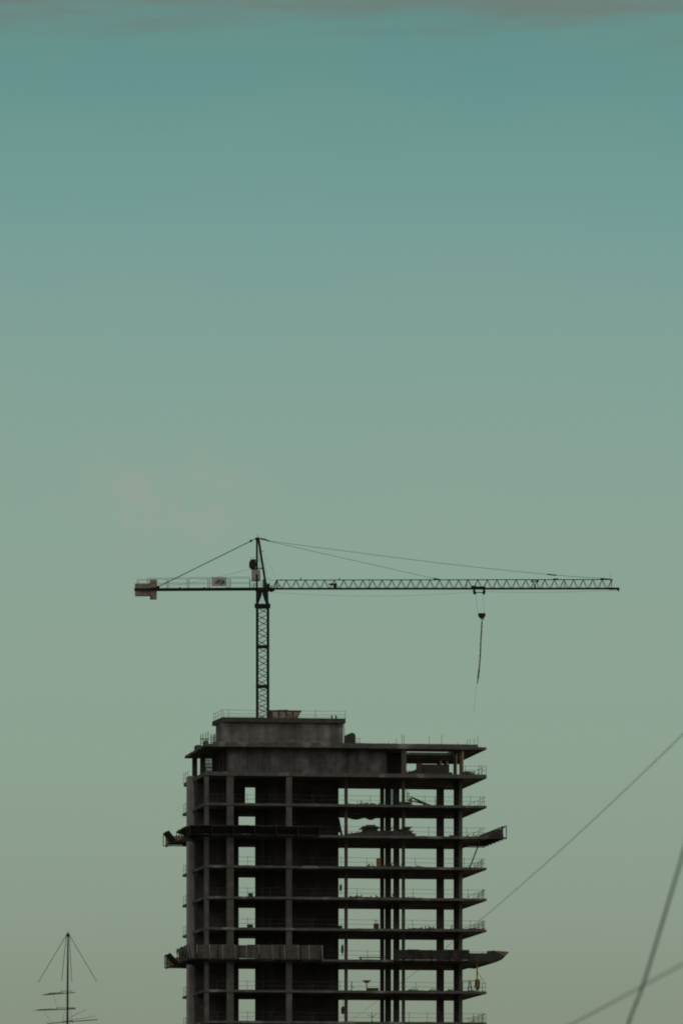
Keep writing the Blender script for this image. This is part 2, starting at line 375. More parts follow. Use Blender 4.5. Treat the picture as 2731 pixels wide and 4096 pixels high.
# penthouse
pz0 = zA + .003; pz1 = zat(2886, 2, 2.6)
pz2 = zat(2868, 2, 2.6)
pl, pr = uat(886, 3.0), uat(1372, 3.0)
MB().box(pl, pr, 3.0, 7.6, pz0, pz1).build('penthouse_wall', 'penthouse', T)
for px, w, d in ((886, 24, .05), (1062, 8, .03), (1100, 5, .025), (1158, 9, .035), (1214, 6, .03), (1352, 19, .04)):
    pu = uat(px, 3.0); MB().box(pu+.003, pu+w*.0268, 3.0-d, 2.997, pz0, pz1-.004).build('wall_rib', 'penthouse', T)
for vv in (3.5, 5.0, 6.4): MB().box(pl-.06, pl-.003, vv, vv+.4, pz0, pz1-.004).build('wall_rib', 'penthouse', T)
m = MB()
poly = [(uat(891, 2.6), 2.6), (uat(1382, 2.6), 2.6), (uat(1382, 2.6), 8.6), (uat(891, 2.6)-.35, 8.6), (uat(891, 2.6)-.08, 3.3)]
m.prism(poly, pz1, pz2, 'z'); m.build('penthouse_roof', 'dark', T)

# ------------------------------------------------------------------ tower crane
UM, VM = uat(1050.5, 5.2), 5.2
Xc, Yc, _ = world(UM, VM, 0)
KC = Yc / F
def cx(px): return (px - CX)*KC - Xc
def cz(y): return CAMZ + (HY - y)*KC
CR = thing('tower_crane', (Xc, Yc, zA), 'dark green tower crane with a long lattice jib, standing on the concrete tower', 'crane', frame='world')
CB = (0, 0, zA)
def cpart(mb, name, m, bevel=0, parent=None): return mb.build(name, m, parent or CR, CB, bevel)
# mast
mw = .58; a4 = R(4)
def mrot(x, y): return (x*math.cos(a4) - y*math.sin(a4), x*math.sin(a4) + y*math.cos(a4))
corners = [mrot(*p) for p in ((-mw, -mw), (mw, -mw), (mw, mw), (-mw, mw))]
z_mt = cz(2428)
for x, y in corners: cpart(MB().bar((x, y, zA), (x, y, z_mt), .22), 'mast_leg', 'green')
joints = [cz(2428), cz(2587), cz(2746), zA + .2]
for q in range(3):
    zt, zb = joints[q], joints[q+1]; nb = 6 if q < 2 else max(3, round((zt-zb)/.6))
    m = MB()
    for f in range(4):
        p0, p1 = corners[f], corners[(f+1) % 4]
        fl = f % 2
        for i in range(nb):
            za, zb2 = zt - .12 - (zt-zb-.24)*i/nb, zt - .12 - (zt-zb-.24)*(i+1)/nb
            A_, B_ = (p0, p1) if i % 2 == 0 else (p1, p0)
            m.bar((A_[0], A_[1], za), (B_[0], B_[1], zb2), .072)
        for zz in (zt - .06, zb + .06): m.bar((p0[0], p0[1], zz), (p1[0], p1[1], zz), .12, .14)
    cpart(m, 'mast_lattice', 'green')
for zz in joints[:3]:
    for x, y in corners: cpart(MB().box(x-.12, x+.12, y-.12, y+.12, zz-.12, zz+.12), 'joint_collar', 'green')
m = MB()
for dx in (-.16, .16): m.bar((dx, .25, zA), (dx, .25, cz(2372)), .018)
z = zA
while z < cz(2372): m.bar((-.16, .25, z), (.16, .25, z), .014); z += .3
cpart(m, 'mast_ladder', 'rail')
# slewing frame under the jib
for yy in (-.62, .52):
    m = MB(); y0_, y1_ = yy, yy + .1
    m.prism([(cx(1024), cz(2364)), (cx(1024), cz(2424)), (cx(1033.5), cz(2424)), (cx(1034), cz(2412)), (cx(1047), cz(2377)), (cx(1049), cz(2364))], y0_, y1_)
    m.prism([(cx(1049), cz(2364)), (cx(1050), cz(2377)), (cx(1064), cz(2417)), (cx(1064), cz(2424)), (cx(1076), cz(2424)), (cx(1076), cz(2414)), (cx(1058), cz(2364))], y0_, y1_)
    m.box(cx(1033), cx(1064.5), y0_+.01, y1_-.01, cz(2424.5), cz(2417))
    m.box(cx(1032), cx(1065), y0_+.01, y1_-.01, cz(2432), cz(2429.5))
    cpart(m, 'slewing_frame', 'green')
for yy in (-.45, .40): cpart(MB().prism([(cx(1056), cz(2364)), (cx(1073), cz(2364)), (cx(1074.5), cz(2412))], yy, yy+.05), 'gusset_plate', 'greenlit')  # lighter green puts the light on the recessed side face into its colour
for x in (1022.5, 1077.5):
    for yy in (-.6, .6): cpart(MB().box(cx(x)-.11, cx(x)+.11, yy-.14, yy+.14, cz(2430), cz(2417)), 'joint_collar', 'green')
m = MB(); m.cyl((0, 0), .78, cz(2365), cz(2361), 'z', 24); m.cyl((0, 0), .70, cz(2361), cz(2357), 'z', 24)
m.box(cx(1024), cx(1080), -.62, .62, cz(2357), cz(2351.5)); m.box(cx(1076), cx(1098), -.35, .35, cz(2364), cz(2358)); m.box(cx(1080), cx(1090), -.25, .25, cz(2367), cz(2362))
cpart(m, 'turntable', 'steel')
# tower head
m = MB()
apex = (cx(1031), cz(2154))
for yy in (-.5, .5):
    m.bar((cx(1027.5), yy, cz(2354)), (cx(1028), yy*.25, cz(2154)), .21)
    m.bar((cx(1065), yy, cz(2354)), (cx(1034), yy*.25, cz(2154)), .24)
    m.prism([(cx(1058), cz(2354)), (cx(1074), cz(2354)), (cx(1064), cz(2325)), (cx(1057), cz(2325))], yy-.05, yy+.05)
for y in (2274, 2240): m.bar((cx(1028), 0, cz(y)), (cx(1034+31*(y-2154)/200), 0, cz(y)), .10 if y == 2274 else .03)
m.bar((cx(1028), -.3, cz(2274)), (cx(1028), .3, cz(2274)), .1)
m.box(cx(1022), cx(1037), -.22, .22, cz(2160), cz(2150.5))
cpart(m, 'tower_head', 'green')
m = MB()
for dy in (-.16, .16): m.bar((cx(1044), dy, cz(2352)), (cx(1036), dy, cz(2200)), .025)
for i in range(17):
    t = i/17; m.bar((cx(1044-8*t), -.16, cz(2352-152*t)), (cx(1044-8*t), .16, cz(2352-152*t)), .02)
for y in (2207, 2220, 2233, 2246, 2259, 2268): m.bar((cx(1029), .1, cz(y)), (cx(1036+31*(y-2154)/200), .1, cz(y)), .022)
m.tube([(cx(1052), 0, cz(2250)), (cx(1062), 0, cz(2250)), (cx(1064), 0, cz(2275)), (cx(1067), 0, cz(2300))], .022)
for y in (2263, 2276, 2289): m.bar((cx(1053), 0, cz(y)), (cx(1064), 0, cz(y)), .02)
cpart(m, 'head_ladder', 'rail')
m = MB(); m.bar((cx(1030), 0, cz(2152)), (cx(1030), 0, cz(2139)), .04); m.bar((cx(1038), 0, cz(2158)), (cx(1038), 0, cz(2147)), .05)
m.bar((cx(1036.5), 0, cz(2148)), (cx(1040), 0, cz(2148)), .05); cpart(m, 'head_lamp_post', 'steel')
cpart(MB().bar((cx(1042), 0, cz(2206)), (cx(1055), 0, cz(2204)), .05), 'side_arm', 'steel')
# winch at the tower head
m = MB(); c0 = (cx(1011), cz(2257))
m.prism([(cx(998), cz(2247)), (cx(1005), cz(2240)), (cx(1016), cz(2237.5)), (cx(1023), cz(2239)), (cx(1023), cz(2276)), (cx(1006), cz(2276.5)), (cx(999), cz(2272)), (cx(996), cz(2264))], -.42, -.36)
m.prism([(cx(998), cz(2247)), (cx(1005), cz(2240)), (cx(1016), cz(2237.5)), (cx(1023), cz(2239)), (cx(1023), cz(2276)), (cx(1006), cz(2276.5)), (cx(999), cz(2272)), (cx(996), cz(2264))], .36, .42)
m.cyl(c0, .38, -.36, .36, 'y', 20); m.box(cx(1006), cx(1030), -.5, .5, cz(2280), cz(2276.8))
m.bar((cx(1003.5), 0, cz(2240)), (cx(1003.5), 0, cz(2231)), .05)
cpart(m, 'winch_drum', 'steel')
m = MB().tube([(cx(1010), -.4, cz(2240)), (cx(1011), -.4, cz(2232)), (cx(1022), -.4, cz(2231)), (cx(1040), -.4, cz(2232))], .025)
cpart(m, 'winch_rail', 'rail')
m = MB().box(cx(1006.5), cx(1041), -.5, .35, cz(2324), cz(2281))
cab = cpart(m, 'control_cabinet', 'cabinet', .02)
m = MB(); m.box(cx(1012), cx(1017), -.52, -.503, cz(2317), cz(2310)); m.box(cx(1007.5), cx(1040), -.515, -.503, cz(2322.5), cz(2320)); cpart(m, 'cabinet_door_trim', 'ballast', 0, cab)
m = MB()
m.box(cx(1050), cx(1059), -.28, .2, cz(2352), cz(2318)); cpart(m, 'slewing_motor', 'ballast', .03)
m = MB()
m.box(cx(1070), cx(1079), -.3, .3, cz(2352), cz(2336)); m.box(cx(1082), cx(1087), -.2, .2, cz(2354), cz(2344))
m.bar((cx(1069), -.5, cz(2337)), (cx(1080), -.5, cz(2337)), .06); cpart(m, 'jib_winch', 'steel', .02)
m = MB()
for x in (1001, 1008, 1018): m.bar((cx(x), -.6, cz(2354)), (cx(x), -.6, cz(2325)), .028)
for y in (2325, 2343): m.bar((cx(1000), -.6, cz(y)), (cx(1024), -.6, cz(y)), .026)
m.bar((cx(1012), -.55, cz(2354)), (cx(1020), -.55, cz(2334)), .05); m.bar((cx(1012), -.55, cz(2334)), (cx(1020), -.55, cz(2346)), .04)
cpart(m, 'platform_railing', 'rail'); m = MB()
for x in (1068, 1079): m.bar((cx(x), -.6, cz(2352)), (cx(x), -.6, cz(2315)), .026)
for y in (2315, 2340): m.bar((cx(1066), -.6, cz(y)), (cx(1080), -.6, cz(y)), .024)
cpart(m, 'platform_railing', 'rail'); m = MB()
for y in (2336, 2343): m.bar((cx(1031), -.6, cz(y)), (cx(1048), -.6, cz(y)), .024)
cpart(m, 'ladder_rungs', 'rail'); m = MB()
m.bar((cx(1080), 0, cz(2321)), (cx(1107), 0, cz(2321)), .03); cpart(m, 'hand_line', 'rope'); m = MB()
m.bar((cx(1080), 0, cz(2342)), (cx(1094), 0, cz(2342)), .025)
cpart(m, 'hand_line', 'rope')
# counter jib
m = MB()
zL = lambda px, y: cz(y) - (1026 - px)*KC*.006
for yy in (-.55, .55):
    m.bar((cx(538), yy, zL(538, 2356)), (cx(1026), yy, zL(1026, 2356)), .13, .22)
i = 0
for px in range(560, 1026, 24):
    m.bar((cx(px), -.55, zL(px, 2356)), (cx(px), .55, zL(px, 2356)), .08)
    if i % 2: m.bar((cx(px-24), -.55, zL(px, 2356)), (cx(px), .55, zL(px, 2356)), .06)
    i += 1
m.box(cx(628), cx(1000), -.48, .48, zL(820, 2353.5), zL(820, 2352.5))
cpart(m, 'counter_jib', 'green')
def rframe(mb, p0, p1, ytop, y, rad=3.0, w=.036):
    zt_ = lambda yy: zL((p0+p1)/2, yy)
    mb.tube([(cx(p0), y, zt_(2352)), (cx(p0), y, zt_(ytop+rad)), (cx(p0+rad*.3), y, zt_(ytop+rad*.3)), (cx(p0+rad), y, zt_(ytop)),
             (cx(p1-rad), y, zt_(ytop)), (cx(p1-rad*.3), y, zt_(ytop+rad*.3)), (cx(p1), y, zt_(ytop+rad)), (cx(p1), y, zt_(2352))], w, 6)
    ym = 2332
    mb.bar((cx(p0), y, zt_(ym)), (cx(p1), y, zt_(ym)), w*.8)
for p0, p1, yt in ((550, 629, 2317), (591, 667.5, 2312), (672.5, 749.8, 2311.5), (755, 832.8, 2311), (838, 916, 2310.5), (921, 999.5, 2310)):
    for yy, d_ in ((-.62, 0), (.62, 1.5)):
        m = MB(); rframe(m, p0+d_, p1-d_, yt, yy); cpart(m, 'counter_jib_railing', 'rail')
for px in (718, 815, 905, 634): cpart(MB().box(cx(px), cx(px+5), -.62, -.5, cz(2354), cz(2350)), 'beam_lug', 'steel')
for p0, p1, yt, yb in ((541, 569.6, 2336, 2384), (570.2, 589.6, 2336, 2384), (590.2, 599.7, 2335.5, 2383.5), (600.3, 628, 2320.5, 2397)):
    m = MB().box(cx(p0), cx(p1), -.43, .43, cz(yb), cz(yt))
    w_ = cpart(m, 'counterweight', 'ballast', .025)
    px = (p0+p1)/2
    m = MB().tube([(cx(px-2.2), 0, cz(yt)), (cx(px-1.8), 0, cz(yt-3.5)), (cx(px+1.8), 0, cz(yt-3.5)), (cx(px+2.2), 0, cz(yt))], .035)
    cpart(m, 'lifting_eye', 'steel', 0, w_)
m = MB(); m.box(cx(603), cx(607.5), -.445, -.432, cz(2392), cz(2382)); cpart(m, 'counterweight_patch', 'redrust')
for yy in (-.5, .5): cpart(MB().bar((cx(626), yy, cz(2350)), (cx(638), yy, cz(2346)), .13), 'pendant_anchor', 'steel')
cpart(MB().box(cx(606), cx(640), -.64, -.615, cz(2357), cz(2351)), 'splice_plate', 'steel')
# sign
m = MB().box(cx(847.5), cx(908), -.70, -.665, cz(2347.5), cz(2311.5))
sg = cpart(m, 'sign_panel', 'sign', .008)
sx0, sx1, sz = cx(859.5), cx(898.5), cz(2330.5); sh = 8.8*KC
def env(x): 
    t = (x - (sx0+sx1)/2)/((sx1-sx0)/2); return sh*math.sqrt(max(.06, 1-(t*.93)**2))
letters = {'J': (0.0, .19, [[(.95, .95), (.95, .2), (.7, .0), (.35, .05), (.0, .45)]]),
           'A': (.28, .47, [[(.05, 0), (.05, .8), (.25, 1), (.95, 1), (.95, 0)], [(.05, .45), (.95, .45)]]),
           'S': (.56, .73, [[(.95, 1), (.1, 1), (.05, .55), (.9, .48), (.95, .0), (.05, .0)]]),
           'O': (.82, 1.0, [[(.08, .0), (.08, 1), (.6, .95), (.95, .6), (.95, .4), (.6, .05), (.08, 0)]])}
m = MB()
for k, (a, b, strokes) in letters.items():
    for st in strokes:
        pts = []
        for x, y in st:
            X = sx0 + (sx1-sx0)*(a + (b-a)*x); pts.append((X, sz + env(X)*(2*y-1)))
        for (xa, za), (xb, zb_) in zip(pts, pts[1:]):
            d = Vector((xb-xa, zb_-za)); ln = max(d.length, 1e-5); d /= ln; nn = Vector((-d.y, d.x))*.033; e_ = d*.03
            m.prism([(xa-e_.x-nn.x, za-e_.y-nn.y), (xb+e_.x-nn.x, zb_+e_.y-nn.y), (xb+e_.x+nn.x, zb_+e_.y+nn.y), (xa-e_.x+nn.x, za-e_.y+nn.y)], -.712, -.703 - .0004*len(m.f))
cpart(m, 'lettering', 'ink', 0, sg)
for px in (850, 869, 887, 906):
    for y in (2313.5, 2346): cpart(MB().box(cx(px)-.025, cx(px)+.025, -.715, -.701, cz(y)-.025, cz(y)+.025), 'bolt', 'steel', 0, sg)

# jib
ZU, ZLo = cz(2320.5), cz(2355)
jn = 36; p_a, p_b = 1107.0, 2445.0; sp = (p_b-p_a)/(jn-1)
cpart(MB().bar((cx(1106), 0, ZU), (cx(2446), 0, ZU+.06), .088), 'upper_chord', 'green')
for yy in (-.5, .5): cpart(MB().bar((cx(1078), yy, ZLo), (cx(2470), yy, ZLo+.02), .11), 'lower_chord', 'green')
m = MB()
for i in range(jn):
    px = p_a + sp*i; zt_ = ZU + .06*i/jn
    for yy in (-.5, .5):
        gap = 0 if yy < 0 else 5.0
        m.bar((cx(px), 0, zt_), (cx(px - sp/2 + gap), yy, ZLo), .038)
        if i < jn-1: m.bar((cx(px), 0, zt_), (cx(px + sp/2 - gap), yy, ZLo), .038)
    m.bar((cx(px - sp/2), -.5, ZLo), (cx(px - sp/2), .5, ZLo), .045)
    m.bar((cx(px - sp/2), -.5, ZLo), (cx(px + sp/2), .5, ZLo), .03)
    m.box(cx(px)-.1, cx(px)+.1, -.04, .04, zt_-.07, zt_+.03)
for px in (1476, 1866, 2256, 2444): m.bar((cx(px), 0, ZU), (cx(px), -.5, ZLo), .05); m.bar((cx(px), 0, ZU), (cx(px), .5, ZLo), .05)
m.bar((cx(1107), 0, ZU), (cx(1106), -.4, ZLo), .09); m.bar((cx(1107), 0, ZU), (cx(1097), -.4, ZLo), .05)
cpart(m, 'jib_lattice', 'green')
for px, h in ((1124, 4), (1203, 10), (1357, 9), (1476, 4), (1646, 4), (1866, 3)):
    cpart(MB().box(cx(px)-.05, cx(px)+.05, -.05, .05, ZU, ZU+h*KC), 'chord_pin', 'steel')
cpart(MB().box(cx(2210), cx(2232), -.07, .07, ZU+.05, ZU+.17), 'chord_coupling', 'steel')
cpart(MB().bar((cx(2438), 0, ZU), (cx(2440), 0, cz(2293)), .03), 'wind_gauge_pole', 'steel')
for px in (2127, 2149): cpart(MB().cyl((cx(px), cz(2325)), .13, -.06, .06), 'sheave', 'steel')
m = MB(); m.box(cx(2135), cx(2141), -.08, .08, ZLo, cz(2338)); m.bar((cx(2138), 0, cz(2338)), (cx(2138), 0, cz(2330)), .05); cpart(m, 'rope_guide', 'steel')
cpart(MB().box(cx(2440), cx(2447), -.06, .06, cz(2326), cz(2317)), 'tip_bracket', 'steel')
m = MB(); m.prism([(cx(2436), cz(2358)), (cx(2475), cz(2356)), (cx(2475), cz(2352)), (cx(2430), cz(2352))], -.56, .56); m.cyl((cx(2471), cz(2360)), .12, -.1, .1)
cpart(m, 'jib_tip', 'steel')
m = MB(); m.box(cx(1333), cx(1346), -.28, .28, ZLo+.05, cz(2334)); m.box(cx(1315), cx(1334), -.18, .18, cz(2340), cz(2334)); m.bar((cx(1322), 0, ZLo), (cx(1330), 0, cz(2338)), .05); cpart(m, 'trolley_winch', 'steel', .02)
m = MB(); m.bar((cx(1111), -.4, ZLo), (cx(1111), -.4, cz(2344)), .06); m.bar((cx(1111), -.4, cz(2344)), (cx(1122), -.4, cz(2344)), .07); cpart(m, 'jib_step', 'steel')
# stays
def stay(pts, w, name='pendant_line', yy=0.0, m_='rope'):
    return cpart(MB().tube([(cx(x), yy, cz(y)) for x, y in pts], w), name, m_)
def curve(pts, n=10):
    o = []
    for i in range(len(pts)-1):
        p0 = pts[max(i-1, 0)]; p1 = pts[i]; p2 = pts[i+1]; p3 = pts[min(i+2, len(pts)-1)]
        for k in range(n):
            t = k/n
            o.append(tuple(.5*((2*b)+(-a+c)*t+(2*a-5*b+4*c-d)*t*t+(-a+3*b-3*c+d)*t**3) for a, b, c, d in zip(p0, p1, p2, p3)))
    o.append(tuple(pts[-1])); return o
stay(curve([(1075, 2164), (1418, 2209), (1800, 2257), (2187, 2297.5), (2410, 2314)]), .042)
stay([(1076, 2165.5), (1735, 2314)], .04)
for yy in (-.35, .35): stay([(1003, 2164.5), (636, 2346)], .05, yy=yy)
m = MB(); m.bar((cx(1041), 0, cz(2154.5)), (cx(1062), 0, cz(2158.5)), .13, .16); m.bar((cx(1060), 0, cz(2158)), (cx(1076), 0, cz(2164.5)), .11, .13); cpart(m, 'stay_coupling', 'steel')
m = MB(); m.bar((cx(1023), 0, cz(2154)), (cx(1003), 0, cz(2164.5)), .07); m.box(cx(1000), cx(1008), -.4, .4, cz(2167), cz(2160)); cpart(m, 'stay_coupling', 'steel')
for a, b, c, d, w in ((2187, 2297.5, 2224, 2301, .12), (2400, 2314, 2438, 2318, .14), (1733, 2314, 1760, 2319, .13)): cpart(MB().bar((cx(a), 0, cz(b)), (cx(c), 0, cz(d)), w), 'stay_coupling', 'steel')
stay(curve([(997, 2277), (850, 2313), (676, 2348)]), .022, 'winch_rope')
stay([(1061, 2222), (1106, 2318)], .016, 'winch_rope')
stay(curve([(1080, 2366), (1107, 2370), (1280, 2380), (1459, 2384), (1640, 2382), (1800, 2374), (1892, 2366)]), .018, 'trolley_rope')
stay(curve([(1940, 2366), (2100, 2370), (2300, 2367), (2470, 2362)]), .022, 'trolley_rope')
# trolley and hook
m = MB()
for yy in (-.62, .62):
    m.box(cx(1890), cx(1940), yy-.05, yy+.05, cz(2353), cz(2348))
    m.prism([(cx(1882), cz(2347)), (cx(1884), cz(2345.5)), (cx(1902), cz(2345)), (cx(1905), cz(2353)), (cx(1893), cz(2357))], yy-.04, yy+.04)
    for px in (1895, 1934): m.box(cx(px-3.5), cx(px+4), yy-.06, yy+.06, cz(2373), cz(2352))
for px in (1896.5, 1936): m.bar((cx(px), -.62, cz(2367)), (cx(px), .62, cz(2367)), .2)
m.bar((cx(1898), 0, cz(2369.5)), (cx(1938), 0, cz(2369.5)), .09)
for px in (1898, 1934): m.cyl((cx(px), cz(2372)), .16, -.12, .12); 
cpart(m, 'trolley', 'steel')
for a, b, c, d in ((1902.5, 2376, 1909.5, 2454), (1930, 2376, 1937, 2454)): stay([(a, b), (c, d)], .02, 'hoist_rope')
m = MB(); poly = [(cx(1911), cz(2456)), (cx(1912), cz(2453)), (cx(1939), cz(2453)), (cx(1941), cz(2456)), (cx(1940), cz(2463)), (cx(1936), cz(2470)), (cx(1929), cz(2475.5)), (cx(1922), cz(2475)), (cx(1915), cz(2469)), (cx(1911.5), cz(2463))]
m.prism(poly, -.22, .22); hb = cpart(m, 'hook_block', 'steel', .03)
m = MB().tube([(cx(1926), 0, cz(2474)), (cx(1926), 0, cz(2480)), (cx(1930), 0, cz(2481)), (cx(1932), 0, cz(2477)), (cx(1935), 0, cz(2474))], .08)
cpart(m, 'hook', 'steel', 0, hb)
# chain sling hanging from the hook
chain = curve([(1926, 2478), (1926, 2492), (1924, 2530), (1922, 2560), (1920, 2612), (1917, 2655), (1914, 2685), (1911, 2712), (1908, 2734)], 6)
m = MB(); nn = len(chain)
for ph in (0, 2.1, 4.2):
    m.tube([(cx(x) + .04*math.cos(ph + i*.7)*(i > 4), .04*math.sin(ph + i*.7), cz(y)) for i, (x, y) in enumerate(chain)],
           [.045 if i < 5 else (.115 if nn*.70 < i < nn*.86 else (.075 + .02*math.sin(i*2.3) if i < nn-6 else .055)) for i in range(nn)])
bz = (cx(1926), 0, cz(2478))
CH = bpy.data.objects.new('lifting_sling', None); COL.objects.link(CH); CH.location = (Xc + bz[0], Yc, bz[2])
tag(CH, 'long twisted chain sling hanging from the crane hook with a thin tag line below', 'sling')
m.build('sling_legs', 'sling', CH, bz)
MB().tube([(cx(x), 0, cz(y)) for x, y in curve([(1908, 2732), (1904, 2755), (1899, 2800), (1895, 2842)])], .018).build('tag_line', 'rope', CH, bz)

# ------------------------------------------------------------------ guard railings on each floor
ORD = {'A': 'roof', 'B': 'second', 'C': 'third', 'D': 'fourth', 'E': 'fifth', 'F': 'sixth', 'G': 'seventh', 'H': 'eighth', 'I': 'ninth', 'J': 'tenth'}
def railing(base, label, runs, group, h=.95, name='guard_railing', w=.03):
    t = thing(name, base, label, 'railing', group)
    rr = random.Random(len(label) * 7 + int(base[2]*10))
    for pts, posts, rails in runs:
        for rh in rails:
            q = []
            for (a, b) in zip(pts, pts[1:]):
                for i in range(12):
                    k = i/12; q.append((a[0]+(b[0]-a[0])*k, a[1]+(b[1]-a[1])*k, a[2] + (b[2]-a[2])*k + rh*h - .03*math.sin(k*math.pi) + rr.uniform(-.006, .006)))
            q.append((pts[-1][0], pts[-1][1], pts[-1][2] + rh*h))
            MB().tube(q, w, 5).build('rail', 'rail', t, base)
        for p in posts:
            hh = h*rr.uniform(1.0, 1.16); tl = rr.uniform(-.03, .03)
            MB().bar((p[0], p[1], p[2]), (p[0]+tl, p[1], p[2]+hh), w*1.15).build('post', 'rail', t, base)
    return t
post_px = {'C': [1480, 1699, 1880, 1920, 1935], 'D': [1520, 1714, 1865, 1918], 'E': [1467, 1660, 1365, 1855, 1923], 'F': [1428, 1652, 1870, 1932],
           'G': [1520, 1650, 1880, 1932], 'H': [1469, 1700, 1880], 'I': [1405, 1664, 1360, 1850, 1940], 'J': [1487, 1635, 1708, 1892, 1930], 'B': [1915, 1925, 1943, 1860]}
GR = 'guard railings on the floors of the tower'
for k in 'BCDEFGHIJ':
    z = ZT[k]
    v = .14
    runs = []
    if k != 'B':
        front = [(uat(840), v, z), (uat(1100), v, z), (uat(1400), v, z), (uat(1650), v, z), (UL-.12, v, z)]
        runs.append((front, [(uat(p, v), v, z) for p in post_px[k] + [870, 990, 1080, 1250]], (.98, .48)))
    else:
        runs.append(([(uat(1856, .14), .14, z), (UL-.12, .14, z)], [(uat(p, v), v, z) for p in post_px[k]], (.98, .55)))
    right = [(UL-.12, .14, z), (UL-.12, 8, z), (UL-.12, DV-.2, z)]
    runs.append((right, [(UL-.12, 2.2, z), (UL-.12, 4.6, z), (UL-.12, 7.4, z), (UL-.12, 11, z)], (.96, .5)))
    left = [(-.08, 12.2, z), (-.14, DV-.15, z)]
    runs.append((left, [(-.1, 13.5, z), (-.12, 15.2, z), (-.14, DV-.15, z)], (.97, .5)))
    railing((UL/2, 0, z), {'B': 'thin steel guard railing on the right end of the terrace in the top storey'}.get(k,
        'thin steel guard railing on the %s concrete slab counted down from the roof' % ORD[k]), runs, GR)
# penthouse roof railing
z = pz2; va = 2.75
ul = uat(893, va); ur = uat(1380.5, va); 
runs = [([(ul, va, z), (uat(1140, va), va, z), (ur, va, z)], [(uat(p, va), va, z) for p in (894, 914.5, 1261, 1380.5)], (1.0, .5, .18)),
        ([(ul, va, z), (ul-.3, 8.3, z)], [(ul-.06, 3.8, z), (ul-.16, 5.6, z), (ul-.24, 7.2, z), (ul-.3, 8.3, z)], (1.0, .5))]
railing(((ul+ur)/2, va, z), 'thin guard railing around the flat penthouse roof beside the crane mast', runs, GR, h=.8)
# loose rods on the right roof edge
for i, (px, hh, v) in enumerate(((1553, .25, .3), (1585, .5, .28), (1607.5, 1.0, .3), (1615.5, .88, .33), (1716, .82, .3), (1765, .95, .3), (1831, .25, .3), (1868, .45, .32), (1879, .55, .3), (1895, .58, .3), (1910, .9, .3))):
    u = uat(px, v); m = MB().bar((u, v, zup-.01), (u + random.uniform(-.03, .03), v, zup+hh), .032)
    m.box(u-.05, u+.05, v-.04, v+.04, zup-.008, zup+.03)
    m.box(u-.045, u+.045, v-.025, v+.025, zup+hh-.08, zup+hh-.03) if hh > .4 else None
    pos = ['first from the left', 'second from the left', 'tall, left of a close pair', 'right of a close pair', 'alone in the middle of the edge', 'tall, right of the middle', 'tiny stub', 'short, left of three close together', 'short, middle of three', 'short, last before the corner post', 'tall corner post at the right end'][i]
    solo(m, 'edge_post', 'rail', (u, v, zup), 'thin steel post on the bare right roof edge, ' + pos, 'post', 'posts on the roof edge')

# ------------------------------------------------------------------ things on the roofs
# skip
bs = (uat(1137, 4.2), 4.2, pz2)
K = thing('material_skip', bs, 'rusty red and white steel skip on the penthouse roof beside the crane mast', 'skip')
ua, ub = uat(1074, 4.2), uat(1203, 4.2); zb_ = pz2 + .02; zt_ = zat(2845, 4, 4.2)
m = MB(); m.prism([(ua+.42, zb_), (ub-.42, zb_), (ub-.05, zt_), (ua+.08, zt_)], 3.6, 4.8); m.build('skip_body', 'rust', K, bs)
m = MB(); m.box(ua, ub, 3.52, 4.88, zt_+.002, zt_+.12); m.build('rim', 'redrust', K, bs, .015)
for t in (.3, .52, .74):
    uu = ua + (ub-ua)*t; m = MB().prism([(uu-.05, zb_), (uu+.05, zb_), (uu+.07, zt_), (uu-.03, zt_)], 3.53, 3.598); m.build('rib', 'redrust', K, bs)
m = MB()
for i in range(9): 
    uu = ua + .9 + i*.13; m.box(uu, uu+.2, 3.8+.05*(i % 3), 4.3, zt_+.12, zt_+.16+.05*random.random())
m.build('load', 'timber', K, bs)
bb = (uat(1079, 3.5), 3.5, pz2)
m = MB(); u0 = uat(1068.5, 3.5); u1 = uat(1089, 3.5); m.prism([(u0, pz2), (u1, pz2), (u1, zat(2847, 3, 3.5)), (u0+.12, zat(2843, 3, 3.5)), (u0, zat(2848, 3, 3.5))], 3.2, 3.5)
solo(m, 'concrete_bucket', 'tarp', bb, 'small dark grey bucket between the crane mast and the rusty skip', 'bucket', bevel=.03)
for i, px in enumerate((1328, 1345)):
    u = uat(px, 3.2); m = MB().bar((u, 3.2, pz2), (u-.06, 3.2, pz2+.33), .13); m.box(u-.12, u+.12, 3.1, 3.3, pz2, pz2+.05); m.box(u-.13, u+.02, 3.13, 3.27, pz2+.3, pz2+.36)
    solo(m, 'pipe_stub', 'tarp', (u, 3.2, pz2), ('left' if i == 0 else 'right') + ' one of two short dark pipe stubs on the penthouse roof', 'pipe', 'pipe stubs on the penthouse roof')
# covered stack right of the penthouse
u0, u1 = uat(1380, 1.6), uat(1419, 1.6); zt_ = zat(2931, 15, 1.6)
bb = ((u0+u1)/2, 1.6, zA)
m = MB(); hs = zt_ - zA
prof = [(u0, zA), (u1, zA), (u1+.02, zA+hs*.78), (u1-.1, zA+hs*.95), (u0+(u1-u0)*.62, zA+hs), (u0+.2, zA+hs*.86), (u0+.0, zA+hs*.8)]
m.prism(prof, 1.2, 2.2)
stk = thing('covered_stack', bb, 'dark covered stack of blocks on the roof right of the penthouse wall', 'block stack')
m.build('blocks', 'rubble', stk, bb, .02)
m = MB()
for i in range(5): m.box(u0-.012, u1+.012, 1.188, 1.2-.001, zA+hs*(.12+.15*i), zA+hs*(.15+.15*i))
m.build('bands', 'tarp', stk, bb)
# broken railing right of the stack
runs = [([(uat(1426, 1), 1.0, zA), (uat(1441, 1), 1.0, zA)], [(uat(p, 1), 1.0, zA) for p in (1426, 1439)], (1.0, .55))]
railing((uat(1433, 1), 1.0, zA), 'short low piece of railing on the roof right of the dark block stack', runs, GR, h=.85)
